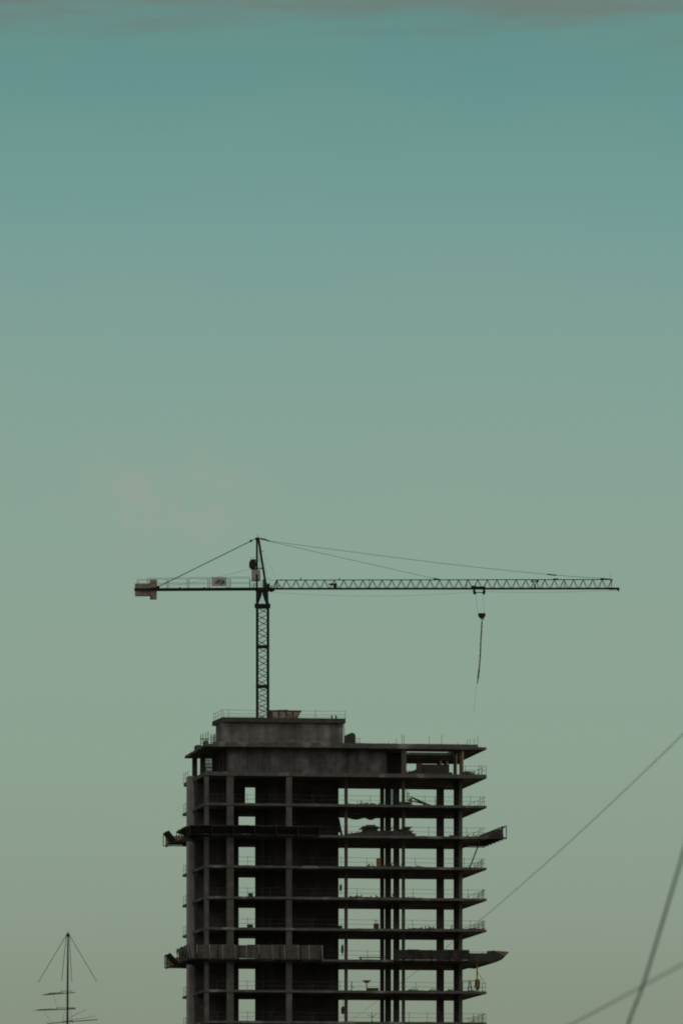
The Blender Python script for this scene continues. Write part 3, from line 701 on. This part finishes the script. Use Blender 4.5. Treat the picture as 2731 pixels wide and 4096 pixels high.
# rope ladder at the right end of the penthouse
m = MB(); u = pr + .14
for dv in (0, .35): m.tube([(u, 3.2+dv, pz1), (u+.06, 3.2+dv, (pz0+pz1)/2), (u-.01, 3.2+dv, pz0)], .035)
z = pz0 + .15
while z < pz1: m.bar((u, 3.2, z), (u+.03, 3.55, z+.05), .05); z += .28
solo(m, 'access_ladder', 'timber', (u, 3.2, pz0), 'narrow ladder fixed to the right end of the penthouse wall', 'ladder')

# scaffold towers
def scaffold(name, base, us, vs, z0, hts, label, diag=True, lifts=.42, w=.045, board=None):
    t = thing(name, base, label, 'scaffold', 'scaffold towers on the left of the top storeys')
    k = 0
    for u in us:
        for v in vs:
            MB().bar((u, v, z0), (u, v, z0 + hts[k % len(hts)]), w).build('standard', 'steel', t, base); k += 1
    m = MB(); z = z0 + .3
    top = min(hts) - .1
    while z < z0 + top:
        for v in vs: m.bar((us[0]-.08, v, z), (us[-1]+.08, v, z), w*.8)
        for u in us: m.bar((u, vs[0], z+.04), (u, vs[-1], z+.04), w*.8)
        z += lifts
    m.build('ledgers', 'steel', t, base)
    if diag:
        m = MB()
        for u in us: m.bar((u, vs[0], z0+.3), (u, vs[-1], z0+top), w*.8)
        m.build('brace', 'steel', t, base)
    if board:
        MB().box(us[0]-.1, us[-1]+.1, vs[0], vs[-1], z0+board, z0+board+.07).build('deck_board', 'timber', t, base)
    return t
u0 = uat(804, 9.0)
scaffold('scaffold_tower', (u0+.5, 10, zA), [uat(804, 9.2), uat(813, 9.2), uat(824, 9.2), uat(833, 9.2)], [9.2], zA, [1.75, 1.85, 1.95, 2.1],
         'bare scaffold frame standing on the roof left of the penthouse', diag=False, w=.06, lifts=.5, board=1.15)
scaffold('scaffold_tower', (uat(850, 7.5), 7.5, zA), [uat(846, 7.8), uat(856, 7.8), uat(861, 7.8)], [7.8, 8.3], zA, [1.7, 1.75, 1.72],
         'slim ladder scaffold tight against the left penthouse wall', diag=False, w=.04, lifts=.26)
scaffold('scaffold_tower', (uat(838, 14), 14, ZB), [uat(826, 13.5), uat(832, 13.5), uat(840, 13.5), uat(846, 13.5)], [13.5, 14.6], ZB, [2.75],
         'dense scaffold seen through the opening left of the top storey wall', w=.05, lifts=.4)

# ------------------------------------------------------------------ catch platforms
GP = 'catch platforms around the tower'
def platform(name, base, label, side, a0, a1, z, prof, panel_m='board', rib_px=None, ribs=0, closure=None, teeth=0, deck_w=None, frame=True):
    """prof: list of (outward, up) for the sloping boards; side: front / left / right / back; a0..a1 along the edge"""
    t = thing(name, base, label, 'catch platform', GP)
    def P(a, w, dz):
        if side == 'front': return (a, -w, z+dz)
        if side == 'left': return (-w, a, z+dz)
        if side == 'right': return (UL + w, a, z+dz)
        return (a, DV + w, z+dz)
    wo = prof[-1][0]; th = .05
    def sheet(mb, p0, p1, b0, b1, th=.05):
        q = [P(b0, *p0), P(b1, *p0), P(b1, *p1), P(b0, *p1)]
        nrm = (Vector(q[1])-Vector(q[0])).cross(Vector(q[3])-Vector(q[0])).normalized()*th
        q2 = [tuple(Vector(x)+nrm) for x in q]
        mb.add(q + q2, [(0,1,2,3),(7,6,5,4),(0,4,5,1),(1,5,6,2),(2,6,7,3),(3,7,4,0)])
    # sloping boards, one panel at a time with slightly ragged tops
    np_ = max(1, round(abs(a1-a0)/1.3)); m = MB(); rr = random.Random(int(z*10)+len(label))
    for i in range(np_):
        b0 = a0+(a1-a0)*i/np_+.001; b1 = a0+(a1-a0)*(i+1)/np_-.001
        kk = rr.uniform(-.05, .05)
        for p0, p1 in zip(prof, prof[1:]):
            e = (p1[0], p1[1] + (kk if p1 is prof[-1] else 0)); s0 = (p0[0], p0[1])
            sheet(m, s0, e, b0, b1)
    m.build('sloping_boards', panel_m, t, base)
    m = MB(); sheet(m, (.02, -.06), (deck_w or prof[0][0]+.12, -.06), a0, a1, .06); m.build('deck', 'timber', t, base)
    # triangular brackets
    nb = max(2, round(abs(a1-a0)/2.2))
    for i in range(nb+1 if frame else 0):
        a = a0 + .06 + (a1-a0-.12)*i/nb
        m = MB(); m.bar(P(a, -.35, -.2), P(a, wo, -.2), .1); m.bar(P(a, wo, -.22), P(a, wo, prof[-1][1]), .08)
        m.bar(P(a, prof[0][0], -.2), P(a, prof[-1][0]-.05, prof[-1][1]-.1), .06)
        m.build('bracket', 'steel', t, base)
    if ribs:
        for i in range(ribs+1):
            a = a0 + (a1-a0)*i/ribs + rr.uniform(-.15, .15)*(0 < i < ribs)
            m = MB(); q = [P(a + .10*(1-k/6)**2, prof[0][0] + (prof[-1][0]-prof[0][0])*k/6 + .04*math.sin(k/6*math.pi) + .11, prof[0][1]-.1 + (prof[-1][1]-prof[0][1]+.1)*k/6) for k in range(7)]
            m.tube(q, .07, 5); m.build('rib', 'cabinet', t, base)
    for a, mt, poly in (closure or []):
        pts = [P(a, w, h) for w, h in poly]
        d = Vector((0, .04, 0)) if side in ('left', 'right') else Vector((.04, 0, 0))
        n_ = len(pts); vs = pts + [tuple(Vector(p)+d) for p in pts]
        MB().add(vs, [tuple(range(n_)), tuple(range(n_, 2*n_))[::-1]] + [(i, (i+1) % n_, n_+(i+1) % n_, n_+i) for i in range(n_)]).build('end_board', mt, t, base)
    if teeth:
        m = MB()
        for i in range(teeth):
            a = a0 + (a1-a0)*(i+.5)/teeth; hh = rr.uniform(.1, .28); m.bar(P(a, wo-.03, prof[-1][1]-.15), P(a, wo+hh*.7, prof[-1][1]+hh*.2), .07)
        m.build('loose_stakes', 'timber', t, base)
    return t
zD, zH = ZT['D'], ZT['H']
pD = [(.35, .02), (1.9, .80)]
platform('catch_platform', (5, 0, zD), 'upper dark boarded catch platform along the front, below the third slab', 'front', -1.9, uat(1278, -1.5), zD, pD, ribs=0)
platform('catch_platform', (0, 4, zD), 'upper catch platform at the left corner with ragged stakes on its edge', 'left', -.1, 8.6, zD, [(.35, .0), (1.95, .78)], teeth=7)
platform('catch_platform', (0, 15, zD), 'upper catch platform projecting at the far left behind the grey pier', 'left', 12.2, 16.9, zD, [(1.55, .05), (2.35, 1.15)])
platform('catch_platform', (1, DV, zD), 'upper plywood catch platform across the back left corner', 'back', -1.9, 3.0, zD, [(.5, .05), (1.6, 1.0)], 'ply')
platform('catch_platform', (UL, 6, zD), 'upper catch platform flaring up at the right end below the terrace', 'right', 0, 14.0, zD, [(.1, .2), (1.05, .7), (1.63, 1.1), (2.15, 1.18)], deck_w=2.1, closure=[(-.06, 'board', [(0, -.26), (1.85, -.2), (1.72, .95), (1.05, .62), (.1, .16)])])
pH = [(.72, .0), (.95, 1.42)]
platform('catch_platform', (5, 0, zH), 'lower catch platform along the front, dark netting with pale curved ribs', 'front', -1.0, uat(1287, -.8), zH, pH, 'netting', ribs=10)
platform('catch_platform', (0, 4, zH), 'lower catch platform at the left corner, netted and upright', 'left', -.5, 8.8, zH, [(1.5, .0), (1.85, 1.42)], 'netting', ribs=6, teeth=5)
platform('catch_platform', (0, 15, zH), 'lower catch platform projecting at the far left with an open triangle bracket', 'left', 12.4, 16.9, zH, [(1.1, .0), (2.2, 1.15)])
platform('catch_platform', (1, DV, zH), 'lower plywood catch platform across the back left corner', 'back', -1.9, 3.0, zH, [(.5, .05), (1.6, 1.0)], 'ply')
platform('catch_platform', (uat(1720), 0, zH), 'lower catch platform of dark upright panels along the front right', 'front', uat(1577, -.8), uat(1876, -.8), zH, [(.5, .0), (.8, 1.06)])
platform('catch_platform', (UL, 6, zH), 'lower catch platform pointing outward at the right end with a yellowish end board', 'right', 0, 15.0, zH, [(1.0, -.15), (1.64, .13), (2.38, .92)], 'board', frame=False, closure=[(-.05, 'board', [(0, -.3), (1.0, -.2), (1.64, .1), (2.0, .48), (.8, 1.07), (0, 1.0)]), (-.06, 'ply', [(1.98, .46), (2.42, .95), (.76, 1.06)])])
# deck in front of the right corner that joins the lower platform
m = MB(); m.box(uat(1871.5), UL+.3, -.7, -.62, zH-.08, zH+.72)
solo(m, 'toe_board', 'board', (UL, -.65, zH), 'dark plank fence at the right front corner beside the lower upright panels', 'board')
# ------------------------------------------------------------------ loose things on the floors
def heap(name, base, label, px0, px1, hts, v0, v1, z, m_='rubble', cat='rubble heap', seed=1, nlog=14):
    t = thing(name, base, label, cat, 'heaps of material on the floors')
    rr = random.Random(seed); m = MB(); n = len(hts)
    u0, u1 = uat(px0, v0), uat(px1, v0); nu = 30; nv = 5; vs = []
    for i in range(nu+1):
        x = i/nu*(n-1); k = min(int(x), n-2); h = hts[k] + (hts[k+1]-hts[k])*(x-k)
        for j in range(nv+1):
            w = math.sin(math.pi*(j+.6)/(nv+1.2)); vs.append((u0+(u1-u0)*i/nu, v0+(v1-v0)*j/nv, z + .01 + max(0, h*w + rr.uniform(-.06, .06)*(h > .1))))
    fs = [(i*(nv+1)+j, (i+1)*(nv+1)+j, (i+1)*(nv+1)+j+1, i*(nv+1)+j+1) for i in range(nu) for j in range(nv)]
    nb = len(vs); vs += [(p[0], p[1], z+.005) for p in vs]
    fs += [(nb+f[3], nb+f[2], nb+f[1], nb+f[0]) for f in fs]
    for i in range(nu): 
        a, b = i*(nv+1), (i+1)*(nv+1); fs += [(a, nb+a, nb+b, b), (a+nv, b+nv, nb+b+nv, nb+a+nv)]
    m.add(vs, fs); m.build('heap', m_, t, base)
    m = MB()
    for q in range(nlog):
        k = rr.random(); x = k*(n-1); kk = min(int(x), n-2); h = hts[kk] + (hts[kk+1]-hts[kk])*(x-kk)
        c = Vector((u0+(u1-u0)*k, rr.uniform(v0, v1), z + max(.05, h*rr.uniform(.6, 1.05))))
        d = Vector((rr.uniform(-1, 1), rr.uniform(-.4, .4), rr.uniform(-.35, .5))).normalized()*rr.uniform(.2, .55)
        m.bar(c-d, c+d, rr.uniform(.04, .09))
    m.build('loose_timber', 'timber', t, base)
    return t
zC, zE, zF, zG, zI, zJ = (ZT[k] for k in 'CEFGIJ')
v_ = .8
heap('rubble_heap', (uat(1470), v_, zD), 'low ragged heap of rubble and timber in the wide bay of the fourth slab', 1392, 1600,
     [.15, .25, .4, .5, .6, .55, .6, .6, .65, .6], .5, 2.2, zD, seed=3, nlog=26)
heap('rubble_heap', (uat(1630), v_, zD), 'short heap of rubble right of the close columns on the fourth slab', 1600, 1662, [.75, .8, .75, .55, .2], .5, 2.0, zD, seed=5, nlog=9)
heap('rubble_heap', (uat(1880), v_, ZB), 'dark rubble beside the round columns at the right end of the terrace', 1852, 1940, [.45, .4, .3, .08, .05, .0], .5, 2.2, ZB, seed=8, nlog=8)
heap('rubble_heap', (uat(1642), 1, ZB), 'dark rubble heap left of the reddish block stack on the terrace', 1624, 1668, [.2, .3, .38, .6], .6, 2.0, ZB, seed=9, nlog=8)
heap('rubble_heap', (uat(1900), .8, zD), 'thin layer of debris on the fourth slab at the right corner', 1803, 1945, [.1, .06, .08, .05, .08, .1, .16], .35, 2.2, zD, seed=11, nlog=12)
for k, pa, pb, sd_ in (('C', 1395, 1530, 21), ('E', 1470, 1700, 22), ('F', 1400, 1690, 23), ('G', 1640, 1935, 24), ('I', 1625, 1900, 25)):
    rq = random.Random(sd_); hs_ = [rq.uniform(.02, .12) for _ in range(12)]
    heap('rubble_heap', (uat((pa+pb)/2), .8, ZT[k]), 'thin uneven strip of debris along the front edge of the %s slab' % ORD[k], pa, pb, hs_, .2, 1.4, ZT[k], seed=sd_, nlog=24)
# panel stack on D
bb = (uat(1480), 1.2, zD); t = thing('panel_stack', bb, 'tall stack of formwork panels on the rubble of the fourth slab', 'panel stack')
for a, b, h0, h1 in ((1447, 1520, .82, .92), (1452, 1512, .95, 1.06), (1468, 1502, 1.09, 1.2), (1500, 1524, .9, .95), (1440, 1470, .72, .79)):
    MB().box(uat(a, .8), uat(b, .8), .7+random.uniform(0, .2), 1.9, zD+h0, zD+h1).build('panel', 'timber', t, bb)
MB().box(uat(1453, .9), uat(1510, .9), .95, 1.8, zD+.1, zD+.95).build('support_block', 'rubble', t, bb)
bb = (uat(1636), 1.2, zD); t = thing('panel_stack', bb, 'small pile of planks sticking out right of the close columns on the fourth slab', 'panel stack')
for a, b, h0 in ((1612, 1650, .98), (1616, 1643, .86), (1605, 1640, .75)): MB().box(uat(a, .8), uat(b, .8), .8, 1.6, zD+h0, zD+h0+.06).build('panel', 'timber', t, bb)
# scalloped tarpaulin hanging behind D
m = MB(); n = 40; v = 16.7; zz = zC - .28; vs = []
ua, ub = uat(1385, v), uat(1532, v)
for i in range(n+1):
    k = i/n; px = 1385 + 147*k
    d = .03 + .17*max(0, math.sin((px-1392)/60*math.pi))*(px < 1455) + .19*max(0, math.sin((px-1462)/40*math.pi))*(1462 < px < 1502)
    u = ua+(ub-ua)*k; y = v + .06*math.sin(i*1.3)
    vs += [(u, y, zz), (u, y, zz-d), (u, y+.02, zz-d), (u, y+.02, zz)]
fs = []
for i in range(n):
    a = 4*i; b = a+4; fs += [(a, b, b+1, a+1), (a+1, b+1, b+2, a+2), (a+2, b+2, b+3, a+3), (a+3, b+3, b, a)]
m.add(vs, fs); solo(m, 'hanging_tarpaulin', 'tarp', (ua, v, zz), 'dark tarpaulin hanging in scallops under the third slab', 'tarpaulin')
# torn cloth in the narrow bay of D
m = MB(); v = 3.0
P_ = lambda px, y: (uat(px, v), zat(y, uat(px, v), v))
m.prism([P_(1354, 3272), P_(1357.5, 3275), P_(1364, 3310), P_(1372, 3345), P_(1362, 3345), P_(1360, 3330), P_(1354, 3330)], v, v+.05)
solo(m, 'torn_cloth', 'tarp', (uat(1360, v), v, zD), 'torn dark cloth hanging across the narrow bay of the fourth slab', 'cloth')
# hanging sacks in the narrow bay
for k, px, y0, y1, lab in (('F', 1362.5, 3538, 3566, 'sixth slab, above the railing'), ('H', 1369, 3779, 3816, 'eighth slab, long and thin'), ('J', 1371, 4026, 4058, 'tenth slab, the widest of them')):
    v = .9; u = uat(px, v); za, zb2 = zat(y0, u, v), zat(y1, u, v); w = {'F': .13, 'H': .13, 'J': .2}[k]
    ztop_ = ZT[chr(ord(k)-1)] - .26
    bb = (u, v, zb2); t = thing('hanging_sack', bb, 'dark sack hanging in the narrow bay over the ' + lab, 'sack', 'sacks hanging in the narrow bay')
    pr_ = [(u-w*.5, za), (u+w*.6, za+.02), (u+w, za-(za-zb2)*.4), (u+w*.7, zb2+.1), (u+w*.1, zb2), (u-w*.8, zb2+.15), (u-w, za-(za-zb2)*.35)]
    MB().prism(pr_, v-.15, v+.15).build('sack', 'tarp', t, bb, .04)
    MB().bar((u, v, za-.02), (u-.03, v, ztop_), .022).build('rope', 'rope', t, bb)
    MB().bar((u-.02, v, zb2+.05), (u+.05, v, zb2-.35), .03).build('loose_end', 'rope', t, bb)
def crate(px0, px1, y0, v, z, label, m_, cat='crate', name='crate', dv=.6, kind=0):
    u0, u1 = uat(px0, v), uat(px1, v); zt_ = zat(y0, u0, v); bb = ((u0+u1)/2, v, z)
    t = thing(name, bb, label, cat)
    MB().box(u0, u1, v, v+dv, z+.04, zt_).build('body', m_, t, bb, .015)
    m = MB(); n = 3
    for i in range(n): m.box(u0-.012, u1+.012, v-.025, v-.003, z+.06+(zt_-z-.12)*i/(n-1)-.02, z+.08+(zt_-z-.12)*i/(n-1)+.02)
    m.build('battens', 'timber' if m_ != 'orange' else 'ply', t, bb)
    m = MB(); m.box(u0+.02, u0+.1, v+.05, v+dv-.05, z, z+.04); m.box(u1-.1, u1-.02, v+.05, v+dv-.05, z, z+.04); m.build('skids', 'timber', t, bb)
crate(1508, 1522, 3433, .6, zE, 'tall tan crate standing at the left of the close columns on the fifth slab', 'orange')
crate(1497, 1515, 3694, .6, zG, 'brown crate with loose wires on top, on the seventh slab', 'redrust')
crate(1356, 1369, 3702, .7, zG, 'low dark crate in the narrow bay of the seventh slab', 'timber')
crate(996, 1012, 3572, .7, zF, 'small dark box in the left opening of the sixth slab', 'timber')
crate(991, 1012, 3697, .7, zG, 'small dark box in the left opening of the seventh slab', 'timber')
crate(1667, 1688, 3052, 1.0, ZB, 'reddish block stack in the middle of the terrace of the top storey', 'redrust', 'block stack', 'block_stack')
crate(1690, 1796, 3057, 1.2, ZB, 'long low stack of grey blocks on the terrace of the top storey', 'rubble', 'block stack', 'block_stack')
crate(1468, 1514, 3951.5, .6, zI, 'flat dark pallet on the ninth slab', 'timber', 'pallet', 'pallet')
# wires on the brown crate
m = MB(); u = uat(1500, .8)
for i in range(6): m.tube([(u+i*.05, .8, zat(3694, u, .8)), (u+i*.05-.1, .8, zat(3682-i, u, .8)), (u-.25+i*.14, .8, zat(3676+i*2, u, .8))], .018)
solo(m, 'wire_bundle', 'steel', (u, .8, zat(3694, u, .8)), 'tangle of thin wires on top of the brown crate', 'wires')
# plank laid over H
bb = (uat(1480, .5), .5, zH); t = thing('plank_bench', bb, 'long plank on low blocks in the wide bay of the eighth slab', 'plank')
MB().box(uat(1435, .5), uat(1540, .5), .4, .75, zH+.2, zH+.29).build('plank', 'timber', t, bb)
for px in (1440, 1530): MB().box(uat(px, .5), uat(px, .5)+.15, .42, .72, zH, zH+.2).build('block', 'rubble', t, bb)
# T-head prop and pole on I
u, v = uat(1466, .5), .5; bb = (u, v, zI); t = thing('shoring_prop', bb, 'rusty shoring prop with a wide T-shaped head on the ninth slab', 'prop')
MB().bar((u, v, zI), (u, v, zat(3929, u, v)), .09).build('tube', 'redrust', t, bb)
m = MB().prism([(u-.2, zat(3932, u, v)), (u+.2, zat(3932, u, v)), (u+.38, zat(3923.5, u, v)), (u-.38, zat(3923.5, u, v))], v-.06, v+.06); m.box(u-.5, u+.5, v-.08, v+.08, zat(3923.4, u, v), zat(3921, u, v)); m.build('head', 'redrust', t, bb)
u = uat(1405, .5); m = MB().bar((u, v, zI), (u+.03, v, zI+.95), .08); m.bar((u, v, zI+.45), (u+.3, v, zI+.3), .06); m.bar((u-.12, v, zI), (u+.14, v, zI), .1)
solo(m, 'shoring_prop', 'redrust', (u, v, zI), 'short rusty pole with a side arm, left end of the ninth slab wide bay', 'prop')
u = uat(1487, .5); m = MB().bar((u, v, zJ), (u, v, zJ+.95), .06); m.bar((u, v, zJ+.4), (u+.5, v, zJ+.85), .05); m.bar((u-.5, v, zJ+.7), (u+.1, v, zJ+.55), .04); m.bar((u-.1, v, zJ+.01), (u+.12, v, zJ+.01), .1)
solo(m, 'shoring_prop', 'redrust', (u, v, zJ), 'rusty braced pole at the right of the wide bay on the tenth slab', 'prop')
# planks leaning on C
u, v = uat(1642, .6), .6; bb = (u, v, zC); t = thing('leaning_timbers', bb, 'pale wooden post with long beams sloping down from it on the third slab', 'timber')
MB().box(uat(1637, v), uat(1648, v), v, v+.25, zC, zC+.78).build('post', 'ply', t, bb)
for a, b, c, d, vv in ((1642, 3187, 1716, 3217, .75), (1650, 3192, 1700, 3217, .95), (1630, 3200, 1722, 3214, 1.1)):
    MB().bar((uat(a, vv), vv, zat(a and b, uat(a, vv), vv)), (uat(c, vv), vv, zC+.06), .09, .12).build('beam', 'timber', t, bb)
MB().box(uat(1597, .9), uat(1637, .9), .9, 1.6, zC, zC+.38).build('low_block', 'rubble', t, bb)
MB().bar((uat(1627, .8), .8, zC), (uat(1626, .8), .8, zC+1.75), .05).build('pole', 'ply', t, bb)
m = MB()
for px in (1630, 1636): m.bar((uat(px, .8), .8, zC+.3), (uat(px, .8), .8, zC+1.35), .04)
for h in (.6, .9, 1.2, 1.35): m.bar((uat(1626, .8), .8, zC+h), (uat(1637, .8), .8, zC+h), .035)
m.build('frame', 'steel', t, bb)
u = uat(1741, .5); m = MB().bar((u, .5, zC), (u, .5, zC+.62), .05)
for i in range(9): a, b = 2*math.pi*i/9, 2*math.pi*(i+1)/9; m.bar((u+.13*math.cos(a), .5, zC+.75+.13*math.sin(a)), (u+.13*math.cos(b), .5, zC+.75+.13*math.sin(b)), .03)
m.bar((u, .5, zC+.1), (u+.12, .5, zC), .05)
solo(m, 'hose_reel', 'steel', (u, .5, zC), 'small round wire reel on a stand at the right of the third slab', 'reel')
# green net strip and yellow strip between the close columns on C
m = MB(); v = 6.5
for i in range(5): m.bar((uat(1565+i*2.2, v), v, zC+.2), (uat(1565+i*2.2, v), v, zC+2.7-.25*(i % 2)), .035)
for i in range(12): m.bar((uat(1564, v), v, zC+.3+i*.19), (uat(1575, v), v, zC+.3+i*.19+.06*(i % 3)), .03)
solo(m, 'safety_net', 'greenlit', (uat(1570, v), v, zC), 'strip of dark green netting between the close columns on the third slab', 'net')
# strut under the right D platform
m = MB(); m.bar((uat(1921, .4), .4, zD-.3), (uat(1878, .4), .4, zE+.02), .12); m.box(uat(1874, .4), uat(1883, .4), .3, .5, zE, zE+.06)
solo(m, 'raking_strut', 'steel', (uat(1878, .4), .4, zE), 'slanting steel strut under the upper right catch platform', 'strut')
# red nets at the right corner
for k, hh, pa, pb, lab in (('E', .85, 1895, 1932, 'fifth'), ('F', .95, 1905, 1936, 'sixth'), ('G', .9, 1895, 1936, 'seventh'), ('J', .95, 1880, 1942, 'tenth')):
    z = ZT[k]; m = MB(); v = .3; nn = 7
    for i in range(nn+1):
        px = pa + (pb-pa)*i/nn; top = hh*(.35 + .65*min(1, (i+1)/nn*1.3))
        m.bar((uat(px, v), v, z), (uat(px+1.5, v), v, z+top), .02)
    for j in range(7): 
        m.bar((uat(pa + (pb-pa)*max(0, (j-2)/6), v), v, z+hh*(j+.5)/7.5), (uat(pb, v), v, z+hh*(j+.7)/7.5), .016)
    m.bar((uat(pa, v), v, z+.03), (uat(pb, v), v, z+hh), .03)
    solo(m, 'safety_net', 'net', (uat(pb, v), v, z), 'reddish safety net at the right corner of the %s slab counted down from the roof' % lab, 'net', 'red nets at the right corner')
# drum, yellow post, trestle on I
v = .6
u0, u1 = uat(1898, v), uat(1919, v); uc = (u0+u1)/2; bb = (uc, v, zI); t = thing('mixer_drum', bb, 'dark drum with yellow post at the right corner of the ninth slab', 'mixer')
m = MB(); rr_ = (u1-u0)/2
for a, b, r0, r1 in ((.25, .55, rr_*.6, rr_), (.55, 1.15, rr_, rr_), (1.15, 1.32, rr_, rr_*.8)):
    n = 16; vs = []
    for zz, r in ((a, r0), (b, r1)): vs += [(uc+r*math.cos(2*math.pi*i/n), v+r*math.sin(2*math.pi*i/n), zI+zz) for i in range(n)]
    m.add(vs, [(i, (i+1) % n, n+(i+1) % n, n+i) for i in range(n)] + [tuple(range(n)), tuple(range(n, 2*n))])
m.build('drum', 'tarp', t, bb)
m = MB(); m.bar((uc-.2, v, zI), (uc, v, zI+.5), .07); m.bar((uc+.2, v, zI), (uc, v, zI+.5), .07); m.bar((uc, v+.3, zI), (uc, v, zI+.5), .07); m.build('stand', 'steel', t, bb)
uy = uat(1907, v-.4); MB().bar((uy, v-.4, zI+.4), (uy, v-.4, zH-.28), .14, .1).build('post', 'yellow', t, bb)
MB().bar((uat(1925, v), v, zI+.08), (uat(1934, v), v, zI+.1), .1).build('skid', 'yellow', t, bb)
MB().bar((uat(1908, v), v, zI+2.1), (uat(1934, v), v, zI+1.05), .04).build('stay', 'steel', t, bb)
t_u = uat(1879, v); m = MB()
for a, b in ((1872, 1876), (1887, 1880)): m.bar((uat(a, v), v, zI), (uat(b, v), v, zI+1.1), .07); m.bar((uat(a, v), v+.4, zI), (uat(b, v), v+.1, zI+1.1), .06)
m.bar((uat(1851, v), v, zI+1.12), (uat(1914, v), v, zI+1.17), .07); m.bar((uat(1873, v), v, zI+.4), (uat(1886, v), v, zI+.4), .05)
solo(m, 'trestle', 'steel', (t_u, v, zI), 'dark A-shaped trestle with a bar, left of the dark drum', 'trestle')

# ------------------------------------------------------------------ aerial mast at the lower left
YA = 300.0
def ap(px, y, d=0.0): Y = YA + d; return ((px-CX)*YA/F, Y, CAMZ + (HY-y)*YA/F)
xa, _, _ = ap(271, 4000)
AM = bpy.data.objects.new('aerial_mast', None); COL.objects.link(AM); AM.location = (xa, YA, 0); tag(AM, 'slender dark aerial mast with drooping rods and side antennas at the lower left', 'antenna')
AB = (xa, YA, 0)
MB().tube([(xa-.03, YA, 0), ap(271, 4096), ap(272, 3900), ap(273.5, 3742)], [.12, .085, .075, .055], 8).build('pole', 'antenna', AM, AB)
m = MB(); p = ap(273, 3738); m.box(p[0]-.06, p[0]+.06, YA-.06, YA+.06, p[2]-.04, p[2]+.03); q = ap(273.5, 3728); m.bar(p, q, .045); m.bar((p[0]-.09, YA, p[2]-.05), (p[0]+.09, YA, p[2]-.05), .05); m.build('hub', 'antenna', AM, AB)
for px, y, d in ((156, 3930, -.25), (245, 3918, .9), (292, 3932, -.9), (387, 3925, .25)):
    a = ap(271 + (-4 if px < 271 else 8), 3742); b = ap(px, y, d); MB().tube([a, tuple((Vector(a)+Vector(b))/2 - Vector((.006, 0, -.012))), b], .023, 5).build('radial_rod', 'antenna', AM, AB)
def yagi(px0, y0, px1, y1, els, bx):
    y = MB().bar(ap(px0, y0), ap(px1, y1), .03).build('side_antenna', 'antenna', AM, AB)
    for k, ln, sl in els:
        px = px0+(px1-px0)*k; yy = y0+(y1-y0)*k; p = Vector(ap(px, yy)); d = Vector((.35*ln, ln*.9, .06*ln))
        MB().bar(p-d+Vector((0, 0, sl)), p+d+Vector((0, 0, sl)), .018).build('element', 'antenna', y, AB)
    a, b, yt = bx; m = MB(); m.bar(ap(a, yt), ap(b, yt), .02); m.bar(ap(a, yt), ap(a, yt+8), .025); m.bar(ap(b, yt), ap(b, yt+8), .025); m.build('folded_dipole', 'antenna', y, AB)
yagi(176, 3980, 300, 3970, [(.1, .5, .0), (.2, .55, .02), (.3, .55, .04), (.38, .6, .05), (.48, .5, .03), (.9, .4, 0)], (246, 286, 3964))
yagi(152, 4041, 298, 4036, [(.02, .5, 0), (.12, .5, .02), (.2, .55, .03), (.28, .55, .03), (.36, .6, .02), (.95, .4, .03)], (230, 300, 4031))
yagi(190, 4094, 392, 4078, [(.25, .4, 0), (.34, .5, 0), (.42, .5, .01), (.5, .6, .0), (.6, .5, .0)], (255, 292, 4084))
MB().tube([ap(270, 4078), ap(300, 4060), ap(347, 4038)], .014, 5).build('stay_rod', 'antenna', AM, AB)
MB().tube([ap(280, 4080), ap(330, 4074), ap(383, 4064)], .016, 5).build('stay_rod', 'antenna', AM, AB)
for pts in ([(216, 3982), (222, 4005), (230, 4032)], [(179, 4044), (190, 4066), (204, 4084)], [(260, 4042), (255, 4068), (250, 4090)], [(283, 4040), (288, 4062), (290, 4082)]):
    MB().tube([ap(*p) for p in pts], .009, 4).build('feed_wire', 'antenna', AM, AB)

# ------------------------------------------------------------------ overhead cables near the camera
def cable(pts, w, label):
    q = [((x-CX)*Y/F, Y, CAMZ + (HY-y)*Y/F) for x, y, Y in pts]
    q = curve(q, 8); base = q[len(q)//2]
    o = MB().tube(q, w, 8).build('overhead_cable', 'cable', None, base); o.location = base
    tag(o, label, 'cable', 'overhead cables')
def inv(x, xa, Ya, xb, Yb):
    k = (x-xa)/(xb-xa); return 1/((1-k)/Ya + k/Yb)
cable([(x, y, inv(x, 1410, 430, 2731, 115)) for x, y in ((1150, 4276), (1410, 4078), (1640, 3905), (1790, 3785), (1950, 3655), (2210, 3428), (2470, 3187), (2731, 2935), (3100, 2570))], .012,
      'long thin cable rising from behind the tower railings to the right edge of the photo')
cable([(x, y, inv(x, 2511, 68, 2731, 62)) for x, y in ((2440, 4340), (2511, 4096), (2571, 3937), (2640, 3713), (2692, 3540), (2731, 3410), (2840, 3030))], .023,
      'steep blurred cable crossing the lower right corner')
cable([(x, y, inv(x, 2284, 75, 2731, 58)) for x, y in ((2050, 4210), (2284, 4096), (2405, 4033), (2566, 3945), (2731, 3856), (3000, 3706))], .0115,
      'gently sloping blurred cable crossing under the steep one at the lower right')
